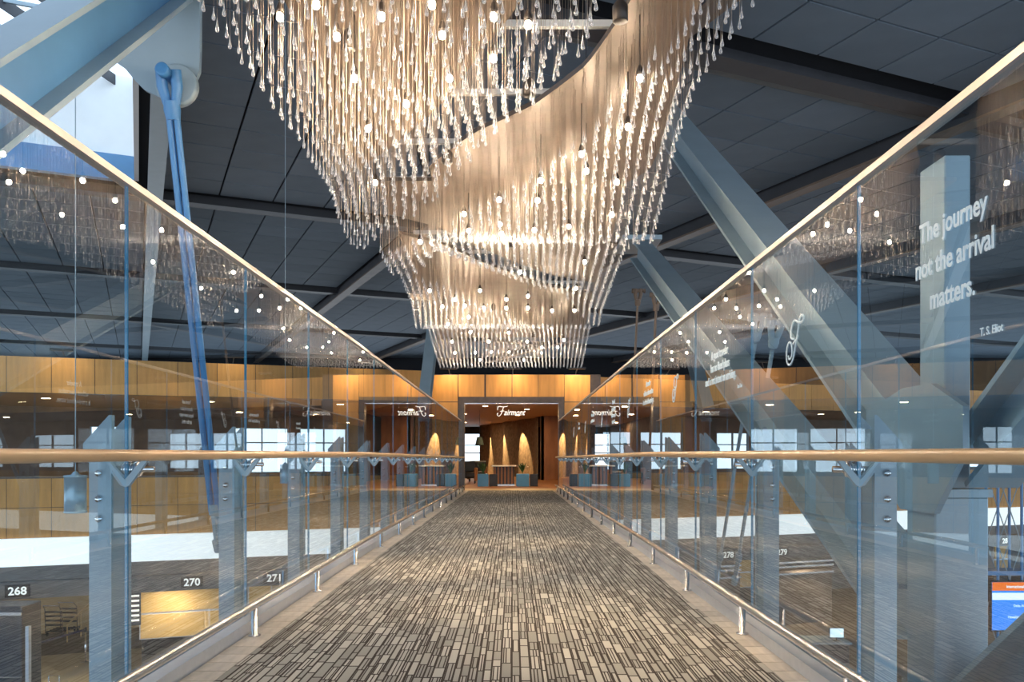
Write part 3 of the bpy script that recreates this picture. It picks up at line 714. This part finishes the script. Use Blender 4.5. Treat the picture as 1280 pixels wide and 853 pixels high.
for zn, u0, u1, fn, ff in zones:
    NU, NV = 36, 14; vt = []; fb = []; 
    for i in range(NU + 1):
        u = u0 + (u1 - u0) * i / NU; a, c = fn(u), ff(u)
        if zn == 'C' and u >= .25: a = 7.25
        if zn == 'E' and a < 12.31: a = 12.22
        if c < a + .02: c = a + .02
        for j in range(NV + 1):
            y = a + (c - a) * j / NV; x = Lx(y) - .03 + u * (Rx(y) - Lx(y) + .06); vt.append((x, y))
    W_ = NV + 1; lowv = [(x, y, ZP) for x, y in vt]; hi = [(x, y, ZP + .035) for x, y in vt]; n0 = len(vt)
    mbp = MB(); fs = []
    for i in range(NU):
        for j in range(NV):
            k = i * W_ + j; fs.append([k, k + 1, k + W_ + 1, k + W_]); fs.append([n0 + k, n0 + k + W_, n0 + k + W_ + 1, n0 + k + 1])
    rim = [i * W_ for i in range(NU + 1)] + [NU * W_ + j for j in range(1, W_)] + [i * W_ + NV for i in range(NU - 1, -1, -1)] + [j for j in range(NV - 1, 0, -1)]
    mbp.add(lowv + hi, fs, 0); mbp.add(lowv + hi, [[rim[k], rim[(k + 1) % len(rim)], n0 + rim[(k + 1) % len(rim)], n0 + rim[k]] for k in range(len(rim))], 1)
    mbp.build('mounting_plate', ['plate', 'plate_edge'], ch)
    # strings on a staggered grid
    dx = .072; dy = .066 if zn in 'AB' else .082
    y = 2.2 if zn == 'A' else 1.6
    row = 0
    while y < 18:
        nx = int((Rx(y) - Lx(y)) / dx)
        for i in range(nx + 1):
            u = (i + .5 * 0) / nx
            if u < u0 or u > u1: continue
            yy = y + (.5 * dy if i % 2 else 0)
            if fn(u) <= yy <= ff(u):
                x = Lx(yy) + u * (Rx(yy) - Lx(yy)); x += .007 * (1 if row % 2 else -1); pts.append((x, yy, zb(zn, u, yy) + random.uniform(-.012, .012)))
        y += dy; row += 1
print('strings', len(pts))
# drop prototype: point at top, round belly below
prof = [(.0012, .062), (.0026, .044), (.0046, .027), (.0088, .012), (.0078, .004), (.003, 0)]
seg = 6
def drop_geo(prof, seg):
    v = []; f = []
    for r_, z in prof:
        for k in range(seg): a = 2 * math.pi * k / seg; v.append((r_ * math.cos(a), r_ * math.sin(a), z))
    for i in range(len(prof) - 1):
        for k in range(seg): f.append([i * seg + k, i * seg + (k + 1) % seg, (i + 1) * seg + (k + 1) % seg, (i + 1) * seg + k])
    f.append(list(range((len(prof) - 1) * seg, len(prof) * seg))); return np.array(v), f
dm = MB(); dv, df = drop_geo(prof, 8); dm.add(dv.tolist(), df, 0, True); dmesh = dm.mesh('crystal_drop', 'crystal')
def visible(p):
    px = 641 + F * p[0] / p[1]; py = 567 - F * (p[2] - 1) / p[1]; return py > -12
pts.sort(key=lambda p: (not visible(p), p[1]))
near_p, rest = pts[:298], pts[298:]
for p in near_p: place(dmesh, 'crystal_drop', ch, p)
def cloud(name, P, vv, ff, mat, smooth):
    vv = np.asarray(vv, float); P = np.asarray(P, float); k = len(vv)
    V = (P[:, None, :] + vv[None]).reshape(-1, 3); Fs = [[i * k + a for a in f] for i in range(len(P)) for f in ff]
    me = bpy.data.meshes.new(name); me.from_pydata(V.tolist(), [], Fs); me.materials.append(lib[mat])
    me.polygons.foreach_set('use_smooth', [smooth] * len(me.polygons)); return place(me, name, ch, kind='stuff')
dv6, df6 = drop_geo(prof, 6)
cloud('crystal_drop_mass', rest, dv6, df6, 'crystal', True)
sv = []; sf = []; 
for p in pts:
    k = len(sv); r_ = .0011
    for z in (p[2] + .062, ZP):
        for q in range(3): a = 2.094 * q; sv.append((p[0] + r_ * math.cos(a), p[1] + r_ * math.sin(a), z))
    for q in range(3): sf.append([k + q, k + (q + 1) % 3, k + 3 + (q + 1) % 3, k + 3 + q])
me = bpy.data.meshes.new('string_mass'); me.from_pydata(sv, [], sf); me.materials.append(lib['string']); place(me, 'string_mass', ch, kind='stuff')
# support frame above the plates and hangers up to the roof
for y in [2.2 + .95 * k for k in range(17)]:
    MB().box((Lx(y) + .1, y - .018, ZP + .11), (Rx(y) - .1, y + .018, ZP + .15)).build('frame_bar', 'bar', ch)
for x in (-.8, .7): MB().box((x - .03, 1.6, ZP + .15), (x + .03, 17.6, ZP + .23)).build('frame_rail', 'beam', ch)
for y in (3, 8, 13, 17):
    for x in (-.8, .7): MB().tube([(x, y, ZP + .2), (x, y, HC)], .012, 6).build('hanger_rod', 'beam', ch)
lamps = [(477, 20), (553, 43), (562, 97), (443, 97), (421, 45), (508, 129), (460, 160), (469, 228), (617, 20), (617, 72), (395, 5), (540, 5), (350, 20), (660, 30),
         (800, 97), (785, 158), (727, 192), (676, 225), (771, 227), (624, 249), (580, 267), (672, 250), (711, 283), (765, 268), (625, 280), (627, 292), (586, 288), (668, 287), (733, 213),
         (525, 302), (731, 327), (600, 363), (569, 374), (633, 374), (581, 382), (605, 385), (633, 385), (660, 385), (690, 388), (718, 388), (586, 396), (553, 383), (537, 363),
         (588, 415), (636, 416), (565, 427), (611, 427), (659, 427), (677, 434), (697, 434), (569, 441), (594, 441), (614, 440), (636, 440), (677, 441), (600, 450), (655, 450), (705, 425), (720, 360), (660, 370), (650, 340), (560, 405), (690, 410)]
bulb_m = MB().lathe([(.002, -.024), (.012, -.02), (.017, -.008), (.015, .006), (.008, .014)], seg=10).mesh('bulb', 'bulb')
sock_m = MB().lathe([(.020, .012), (.022, .03), (.012, .06), (.006, .07)], seg=10).mesh('lamp_socket', 'socket')
rod_cache = {}
for k, (px, py) in enumerate(lamps):
    zl = 3.10 if py < 300 else (3.06 if py < 405 else 3.04)
    y = F * (zl - 1) / (567 - py); x = (px - 641) * y / F
    s_ = place(sock_m, 'lamp_socket', ch, (x, y, zl)); place(bulb_m, 'bulb', s_, (0, 0, 0))
    key = zl
    if key not in rod_cache: rod_cache[key] = MB().tube([(0, 0, .06), (0, 0, ZP - zl)], .004, 5).mesh('lamp_stem', 'socket')
    place(rod_cache[key], 'lamp_stem', s_)
# wider beams among the small lamps that make the pools of light on the carpet
for (x, y, tx, ty, e) in [(-.5, 6.4, -.55, 7.4, 210), (.1, 5.2, .15, 5.6, 130), (.55, 4.3, .55, 4.4, 130), (0, 9.0, 0, 9.5, 140), (-.3, 13, -.2, 13, 90), (.4, 16, .3, 17, 80), (-.9, 4.6, -1.0, 5.6, 60)]:
    hd = MB().lathe([(.035, -.03), (.04, -.028), (.04, .05), (.02, .08), (.006, .09)], seg=12).build('spot_head', 'socket', ch, loc=(x, y, 3.24))
    sp = bpy.data.lights.new('spot', 'SPOT'); sp.energy = e; sp.color = (1, .72, .42); sp.spot_size = R(38); sp.spot_blend = .9; sp.shadow_soft_size = .05
    o = bpy.data.objects.new('spot_light', sp); COL.objects.link(o); o.parent = hd; o.location = (0, 0, -.04)
    o.rotation_euler = Vector((tx - x, ty - y, -3.2)).to_track_quat('-Z', 'Y').to_euler()

# ================================================================== OTHER THINGS
# hanging pendants left of the bridge
for k, (x, y, wds) in enumerate([(-3.15, 6.05, 'near one, behind the leftmost glass panel'), (-3.25, 12.0, 'far one, behind the third left post')]):
    t = thing('pendant_lamp', 'cylindrical blue-grey pendant lamp on a long cord, ' + wds, 'lamp', (x, y, .57))
    MB().lathe([(.070, 0), (.078, .004), (.078, .012), (.074, .016), (.074, .255), (.078, .258), (.078, .272), (.03, .276), (.012, .30)], seg=24).build('lamp_body', 'pend', t)
    MB().tube([(0, 0, .29), (0, 0, HC - .57)], .0035, 6).build('cord', 'steel', t)
# row of check-in position numbers on the soffit band
def fpos(px, yl):
    """s along the turned facade for a picture column"""
    r_ = (px - 641) / F; s_ = (r_ * (25.3 + yl * CT) + yl * ST) / (CT - r_ * ST); return s_
SW = {'268': 'above the dark kiosk at the far left', '269': 'hidden behind the nearest left post', '270': 'above the wide maple cabinet', '271': 'between the second and third left posts', '272': 'nearest the door on the left', '278': 'above the slim maple cabinet at right', '279': 'right of the second right post', '284': 'beside the lattice tower at the right edge'}
for num, px in (('268', 22), ('269', 131), ('270', 240), ('271', 342), ('272', 445), ('278', 910), ('279', 977), ('284', 1257)):
    s_ = fpos(px, -.22)
    t = thing('number_sign', 'dark sign reading %s on the grey band, %s' % (num, SW[num]), 'sign'); t.matrix_world = FR @ Matrix.Translation((s_, -.225, -2.35))
    MB().box((-.27, -.02, -.15), (.27, 0, .15)).build('sign_plate', 'black', t)
    me = text_mesh(num, .27, .004, .006, 1.0, mat='letter_w'); xs = [v.co.x for v in me.vertices]
    o = place(me, 'sign_digits', t, (-(max(xs) + min(xs)) / 2, -.025, -.095), (R(90), 0, 0))
# maple check-in cabinets
def cab(px0, px1, z0, z1, label, yl=.9, zfoot=-5):
    s0, s1 = fpos(px0, yl), fpos(px1, yl)
    t = thing('check_in_cabinet', label, 'cabinet'); t.matrix_world = FR @ Matrix.Translation((s0, yl, 0))
    W_ = s1 - s0; MB().box((0, .04, z0), (W_, .6, z1)).build('body', 'alu', t)
    k = max(1, round(W_ / 2.0)); hh = (z1 - z0) / 2
    for i in range(k):
        for j in range(2): MB().box((i * W_ / k + .03, 0, z0 + j * hh + .03), ((i + 1) * W_ / k - .03, .04, z0 + (j + 1) * hh - .03)).build('door_panel', 'maple', t)
    MB().box((.05, .08, zfoot), (W_ - .05, .5, z0)).build('plinth', 'black', t)
cab(174, 276, -4.0, -2.62, 'wide pale maple cabinet below the 270 sign')
cab(310, 340, -4.0, -2.62, 'narrow pale maple cabinet below the 271 sign')
cab(921, 941, -3.7, -2.62, 'slim pale maple cabinet below the 278 sign')
cab(1243, 1262, -3.9, -2.62, 'pale maple cabinet below the 284 sign')
# screen board beside the 270 cabinet
t = thing('notice_board', 'grey framed departures board left of the wide maple cabinet', 'board'); t.matrix_world = FR @ Matrix.Translation((fpos(166, .8), .75, -3.15))
MB().box((-.20, 0, -.42), (.20, .06, .5)).build('board_frame', 'darkgrey', t)
for k in range(6): MB().box((-.16, -.01, .34 - k * .13), (.16, 0, .39 - k * .13)).build('board_line', 'letter_w', t)
# long check-in desks under the right wing
for k, (a, b2, wd) in enumerate([(880, 925, 'left of the 278 sign cabinet'), (958, 1040, 'right of the 278 sign cabinet')]):
    s0, s1 = fpos(a, .4), fpos(b2, .4)
    t = thing('check_in_counter', 'long low grey counter with bright metal edges ' + wd, 'counter'); t.matrix_world = FR @ Matrix.Translation((s0, .4, -5))
    MB().box((0, 0, 0), (s1 - s0, .7, 1.9)).build('counter_body', 'floor_hall', t)
    for z in (1.75, 2.0, 2.15): MB().box((-.02, -.06, z), (s1 - s0 + .02, .1, z + .06)).build('metal_edge', 'stainless', t)
# stanchions with belts, luggage trolleys, ramp rails, suitcases at lower left
def P_floor(px, py, z=-5.0):
    y = F * (1 - z) / (py - 567); return Vector(((px - 641) * y / F, y, z))
sa, sb = P_floor(107, 828), P_floor(37, 850)
for p, wd in ((sa, 'right'), (sb, 'left')):
    t = thing('stanchion', 'chrome queue stanchion holding the %s end of the navy belt' % wd, 'stanchion', p)
    MB().lathe([(.17, 0), (.17, .012), (.05, .03), (.028, .035), (.028, .92), (.034, .925), (.034, 1.0)], seg=16).build('post', 'chrome', t)
    MB().lathe([(.036, .86), (.04, .865), (.04, .97), (.036, .975)], seg=12).build('belt_reel', 'black', t)
t = thing('queue_belt', 'navy retractable belt stretched between two chrome stanchions', 'belt', sb); d = sa - sb
MB().add([(0.04, 0, .89), (d.x - .04, d.y, .89), (d.x - .04, d.y + .01, .89), (0.04, .01, .89), (0.04, 0, .95), (d.x - .04, d.y, .95), (d.x - .04, d.y + .01, .95), (0.04, .01, .95)],
         [[3, 2, 1, 0], [4, 5, 6, 7], [0, 1, 5, 4], [1, 2, 6, 5], [2, 3, 7, 6], [3, 0, 4, 7]]).build('belt_web', 'belt', t)
def trolley(x, y, wd):
    t = thing('luggage_trolley', 'nested dark luggage trolley with chrome handle, ' + wd, 'trolley', (x, y, -5))
    f_ = MB(); 
    for s2 in (-.28, .28):
        f_.tube([(s2, .45, .12), (s2, -.4, .14), (s2, -.45, .9), (s2 * .9, -.6, 1.05)], .018, 6)
    f_.tube([(-.25, -.6, 1.05), (.25, -.6, 1.05)], .02, 6); f_.build('frame', 'chrome', t)
    bk = MB()
    for k in range(5): bk.tube([(-.27, -.35 + k * .19, .16), (.27, -.35 + k * .19, .16)], .03, 5)
    for k in range(4): bk.tube([(-.26, -.44, .4 + k * .14), (.26, -.44, .4 + k * .14)], .035, 5)
    bk.build('basket', 'black', t)
    for s2 in (-.26, .26):
        for yy in (-.35, .4): MB().lathe([(.06, -.02), (.07, -.015), (.07, .015), (.06, .02)], (s2, yy, .07), 12, axis='x').build('wheel', 'black', t)
p0 = P_floor(84, 790)
for k, wd in enumerate(['front of the row', 'second in the row', 'third in the row', 'fourth in the row', 'last in the row']):
    trolley(p0.x + .16 * k, p0.y + .62 * k - .4, wd)
t = thing('ramp_rails', 'pair of brass handrails beside the luggage trolleys', 'handrail', (p0.x, p0.y, -5))
for s2 in (-.75, .85):
    r_ = MB(); r_.tube([(s2, -1.6, .55), (s2, 1.8, 1.6)], .025, 8)
    for k in range(5): r_.tube([(s2, -1.6 + k * .85, 0), (s2, -1.6 + k * .85, .55 + k * .262)], .018, 6)
    r_.build('rail', 'brass', t)
t = thing('service_kiosk', 'tall dark grey kiosk cabinet at the lower left edge', 'kiosk', (-11.35, 18.9, -5))
MB().box((-1.5, 0, 0), (.3, .8, 2.55), bev=.02).build('body', 'darkgrey', t); MB().box((-1.5, -.02, 2.35), (.3, 0, 2.42)).build('metal_trim', 'stainless', t)
MB().box((.38, 0, 0), (.46, .1, 2.1)).build('side_post', 'alu', t); MB().box((-1.5, -.03, .95), (.3, -.005, .98)).build('shelf_edge', 'stainless', t)
t = thing('suitcase', 'dark wheeled suitcase standing beside the grey kiosk', 'suitcase', (-10.35, 18.9, -5))
MB().box((-.22, -.12, .06), (.22, .14, .68), bev=.05).build('case_body', 'case1', t); MB().tube([(-.12, .05, .68), (-.12, .05, .98), (.12, .05, .98), (.12, .05, .68)], .012, 6).build('handle', 'chrome', t)
# right lower hall: desk pods, monitors, tower with information screen
p = P_floor(1003, 768)
t = thing('check_in_desk', 'square maple desk pod with pale base in the lower hall at right', 'desk', p)
MB().box((-.5, -.4, .0), (.5, .4, .3), bev=.02).build('base', 'white', t); MB().box((-.5, -.42, .3), (.5, .42, 1.15), bev=.01).build('front', 'maple', t)
t = thing('service_desk', 'glass fronted desk with pale top in the lower hall beside the second right post', 'desk', (8.3, 22.6, -5))
MB().box((-.8, -.4, 0), (.6, .4, .95), bev=.02).build('body', 'darkgrey', t); MB().box((-.85, -.45, .95), (.65, .45, 1.0)).build('top', 'steel', t)
MB().box((-.85, -.44, 1.0), (.1, -.42, 1.35)).build('glass_screen', 'glass_back', t)
t = thing('desk_monitor', 'small lit monitor standing on the lower hall desk', 'monitor', (8.62, 22.35, -4.0))
MB().box((-.2, 0, .08), (.2, .03, .36), bev=.006).build('housing', 'black', t); MB().box((-.18, -.004, .10), (.18, -.001, .34)).build('screen', 'screen_white', t); MB().box((-.08, -.04, 0), (.08, .08, .01)).box((-.015, .01, 0), (.015, .03, .1)).build('stand', 'black', t)
TX, TY = 7.05, 12.0
t = thing('lattice_tower', 'thin blue lattice frame carrying the flight screen at right edge', 'tower', (TX, TY, -5))
for x, z1 in ((-.10, 5.76), (.25, 5.76), (-.10, 5.76), (.25, 5.76)): pass
for x in (-.12, .22):
    for y in (0, .3): MB().tube([(x, y, 0), (x, y, 5.7)], .020, 8).build('upright', 'rod', t)
for k in range(4):
    z = 1.7 + k * 1.0
    for y in (0, .3):
        MB().tube([(-.12, y, z), (.22, y, z + 1)], .008, 5).build('diagonal', 'steel', t); MB().tube([(.22, y, z), (-.12, y, z + 1)], .008, 5).build('diagonal', 'steel', t)
MB().box((-.35, -.03, 4.26), (.6, .33, 4.32)).box((-.35, -.03, 5.62), (.6, .33, 5.70)).build('cross_bar', 'rod', t)
t = thing('flight_screen', 'bright blue flight information screen with orange header at the right edge', 'screen', (TX + .15, TY - .08, -1.17))
MB().box((-.42, 0, -.36), (.62, .06, .36), bev=.01).build('housing', 'black', t); MB().box((-.40, -.006, -.34), (.60, -.001, .34)).build('display', 'screen_blue', t)
MB().box((-.40, -.009, .22), (.60, -.006, .34)).build('header', 'screen_orange', t); MB().box((-.40, -.009, .09), (.60, -.006, .19)).build('white_row', 'screen_white', t)
for txt, x, z, s_, mt in (('International Connections', -.20, .26, .06, 'screen_white'), ('Delta Airlines', -.10, -.01, .055, 'screen_white'), ('B3  B7', .33, -.01, .055, 'screen_white'), ('Hawaiian Airlines', -.18, -.17, .055, 'screen_white'), ('B12', .33, -.17, .055, 'screen_white')):
    place(text_mesh(txt, s_, .0005, 0.0008, .8, mat=mt), 'screen_text', t, (x, -.0105, z), (R(90), 0, 0))
t = thing('self_service_kiosk', 'small self service kiosk with lit purple screen below the flight screen', 'kiosk', (8.28, 15.0, -5))
MB().box((-.16, 0, 0), (.16, .2, 2.3), bev=.03).build('body', 'black', t); MB().box((-.1, -.006, 1.80), (.1, 0, 2.2)).build('screen', 'screen_white', t)
# lobby furniture seen through the door
LZ = fz
for x, wd in ((-1.0, 'left'), (.33, 'right')):
    t = thing('planter', 'square grey-blue planter on the %s of the reception desk' % wd, 'planter', (x, 28.3, LZ))
    wdt = .18 if x < 0 else .215
    MB().box((-wdt, -.18, 0), (wdt, .18, .42), bev=.008).build('pot', 'cube_blue', t)
    lf = MB()
    for k in range(26):
        a = random.uniform(0, 6.28); r_ = random.uniform(.05, .22); h = random.uniform(.25, .42)
        c_ = Vector((0, 0, .42)); tip = c_ + Vector((math.cos(a) * r_, math.sin(a) * r_, h)); mid = (c_ + tip) / 2 + Vector((0, 0, .06)); sd = Vector((-math.sin(a), math.cos(a), 0)) * .03
        lf.add([c_, mid + sd, tip, mid - sd], [[0, 1, 2, 3]])
    lf.build('foliage', 'leaf', t, kind='stuff')
    if x > 0:
        for k in range(7):
            a = k * .9; MB().lathe([(.004, -.02), (.026, 0), (.004, .02)], (.18 * math.cos(a), .1 * math.sin(a), .42 + .24 + .04 * (k % 3)), 6).build('blossom', 'flower', t)
    t2 = thing('side_cabinet', 'black cabinet directly right of the %s grey-blue planter' % wd, 'cabinet', (x + wdt + .16, 28.4, LZ)); MB().box((-.13, -.15, 0), (.14, .15, .41), bev=.006).build('body', 'black', t2)
t = thing('reception_desk', 'reception desk with upright brown slats and a pale top', 'desk', (-.32, 28.8, LZ))
MB().box((-.34, 0, .06), (.36, .5, .66)).build('carcass', 'black', t); MB().box((-.42, -.12, .66), (.44, .55, .70), bev=.006).build('top', 'white', t); MB().box((-.36, -.06, 0), (.38, .5, .05)).build('base', 'stainless', t)
sl = MB().box((0, -.03, .06), (.07, 0, .65)).mesh('slat', 'lobby_wood')
for k in range(6): place(sl, 'slat', t, (-.33 + k * .117, 0, 0))
t = thing('shaded_lamp', 'dark tapering lamp shade in front of the lobby window', 'lamp', (-1.19, 30, 1.3))
MB().lathe([(.16, 0), (.155, .01), (.09, .28), (.085, .285)], seg=20).build('lamp_shade', 'shade', t); MB().tube([(0, 0, .28), (0, 0, 1.24)], .006, 5).build('cord', 'black', t)
for x, y, wd in ((-1.7, 31, 'left of the planter'), (-1.4, 33.0, 'behind the left planter')):
    t = thing('lounge_chair', 'dark upholstered armchair in the lobby ' + wd, 'chair', (x, y, LZ))
    MB().box((-.35, -.32, .2), (.35, .32, .42), bev=.05).build('seat', 'black', t); MB().box((-.35, .2, .4), (.35, .36, .82), bev=.05).build('backrest', 'black', t)
    for s2 in (-.34, .34): MB().box((s2 - .06, -.32, .1), (s2 + .06, .34, .58), bev=.03).build('armrest', 'lobby_wood', t)
    for s2 in (-.3, .3):
        for yy in (-.27, .3): MB().box((s2 - .02, yy - .02, 0), (s2 + .02, yy + .02, .2)).build('leg', 'black', t)
# script sign fixed over the door opening
t = thing('name_sign', 'white script sign reading Fairmont hung in the top of the doorway', 'sign', (-.46, D - .02, 2.12))
FB = [[(0, .62), (.03, .85), (.18, .98), (.5, .93), (.8, .95), (1.0, 1.0)], [(.62, .93), (.5, .6), (.36, .2), (.15, 0), (0, .1), (-.02, .25), (.1, .3)], [(.25, .48), (.5, .52), (.7, .5)]]
place(stroke_mesh(FB, .30, .30, .010, 'letter_w'), 'sign_initial', t, (0, 0, 0), (R(90), 0, 0))
me = text_mesh('airmont', .25, .003, .002, .78, .35, 'letter_w'); place(me, 'sign_lettering', t, (.19, 0, .03), (R(90), 0, 0))
for x in (.0, .8): MB().tube([(x, 0, .25), (x, 0, .41)], .003, 4).build('hanger', 'chrome', t)
# lounge lamps behind the wings
k = 0
lw_names = ['at the far left end', 'left of the 268 column', 'above the left posts', 'left and closest to the door', 'right and closest to the door', 'right of the door past the first brace', 'behind the thick right column', 'at the far right end']
for s_, wd in zip((-18, -13, -8.5, -4.5, 4.5, 9.5, 15, 22), lw_names):
    t = thing('lounge_downlight', 'round warm downlight in the lounge ceiling ' + wd, 'light'); t.matrix_world = FR @ Matrix.Translation((s_, 4.0, 2.60))
    MB().lathe([(.14, 0), (.16, .01), (.16, .015)]).build('lamp_ring', 'chrome', t); MB().lathe([(.12, -.004), (.12, -.001)]).build('lamp_lens', 'down', t)
    ad = bpy.data.lights.new('area', 'AREA'); ad.energy = 30; ad.color = (1, .68, .36); ad.size = .24; ad.shape = 'DISK'
    o = bpy.data.objects.new('lamp_light', ad); COL.objects.link(o); o.parent = t; o.location = (0, 0, -.02)
# wall washers added to brighten the maple facade, on short arms along its top
def washer(mw_, label, e=70):
    t = thing('added_wall_washer', label, 'light'); t.matrix_world = mw_
    MB().tube([(0, .1, .02), (0, -.55, .14)], .012, 6).build('arm', 'black', t)
    MB().box((-.25, -.62, .10), (.25, -.50, .16), bev=.01).build('lamp_head', 'black', t)
    ad = bpy.data.lights.new('area', 'AREA'); ad.energy = e; ad.color = (1, .74, .40); ad.shape = 'RECTANGLE'; ad.size = .45; ad.size_y = .08
    o = bpy.data.objects.new('lamp_light', ad); COL.objects.link(o); o.parent = t; o.location = (0, -.56, .09); o.rotation_euler = Vector((0, .55, -1)).to_track_quat('-Z', 'Y').to_euler()
for x, wd in ((-1.9, 'left of the door'), (0, 'over the middle of the door'), (1.9, 'right of the door')):
    washer(Matrix.Translation((x, D, 3.38)), 'added slim wall washer lamp on top of the maple wall, ' + wd, 11)
for s_, wd in ((-4.6, 'left wing nearest the door'), (-8, 'left wing above the wide cabinet'), (-12, 'left wing above the dark kiosk'), (4.8, 'right wing nearest the door'), (9, 'right wing above the slim cabinet'), (14, 'right wing behind the second brace'), (20, 'right wing at the picture edge')):
    washer(FR @ Matrix.Translation((s_, 0, 3.40)), 'added slim wall washer lamp on top of the maple wall, ' + wd, 5)
# lamps under the white fascia and in the check-in hall
for s_, wd in ((-14, 'by the kiosk'), (-9.5, 'near the framed board'), (-5.5, 'left of the door block'), (6, 'just right of the door block'), (11, 'over the long metal-edged counter'), (17, 'beside the lattice tower')):
    t = thing('added_hall_downlight', 'warm round downlight under the check-in soffit ' + wd, 'light'); t.matrix_world = FR @ Matrix.Translation((s_, .15, -2.575))
    MB().lathe([(.14, 0), (.16, .01), (.16, .015)]).build('lamp_ring', 'chrome', t); MB().lathe([(.12, -.004), (.12, -.001)]).build('lamp_lens', 'down', t)
    ad = bpy.data.lights.new('area', 'AREA'); ad.energy = 30; ad.color = (1, .80, .56); ad.size = .24; ad.shape = 'DISK'
    o = bpy.data.objects.new('lamp_light', ad); COL.objects.link(o); o.parent = t; o.location = (0, 0, -.03)

# repeats share a group phrase
GP = {'number_sign': 'check-in number signs on the grey band', 'roof_beam': 'dark cross beams under the roof', 'roof_girder': 'lengthwise roof girders', 'glass_balustrade': 'glass balustrades of the bridge',
      'foot_rail': 'bumper rails of the bridge', 'truss_brace': 'steel braces beside the bridge', 'tie_rod': 'tie rods beside the bridge', 'bottom_chord': 'chords below the deck', 'pendant_lamp': 'pendants hanging left of the bridge',
      'check_in_cabinet': 'maple cabinets of the check-in hall', 'check_in_counter': 'check-in counters at right', 'stanchion': 'queue stanchions', 'luggage_trolley': 'nested luggage trolleys', 'planter': 'planters in the lobby',
      'side_cabinet': 'black cabinets in the lobby', 'lounge_chair': 'armchairs in the lobby', 'lobby_spotlight': 'spotlights on the carved wall', 'lobby_downlight': 'downlights of the lobby', 'lounge_downlight': 'downlights of the lounge',
      'added_wall_washer': 'added wall washers on the maple wall', 'added_hall_downlight': 'downlights under the check-in soffit'}
for o in COL.objects:
    if o.parent is None and 'label' in o and o.name.split('.')[0] in GP: o['group'] = GP[o.name.split('.')[0]]
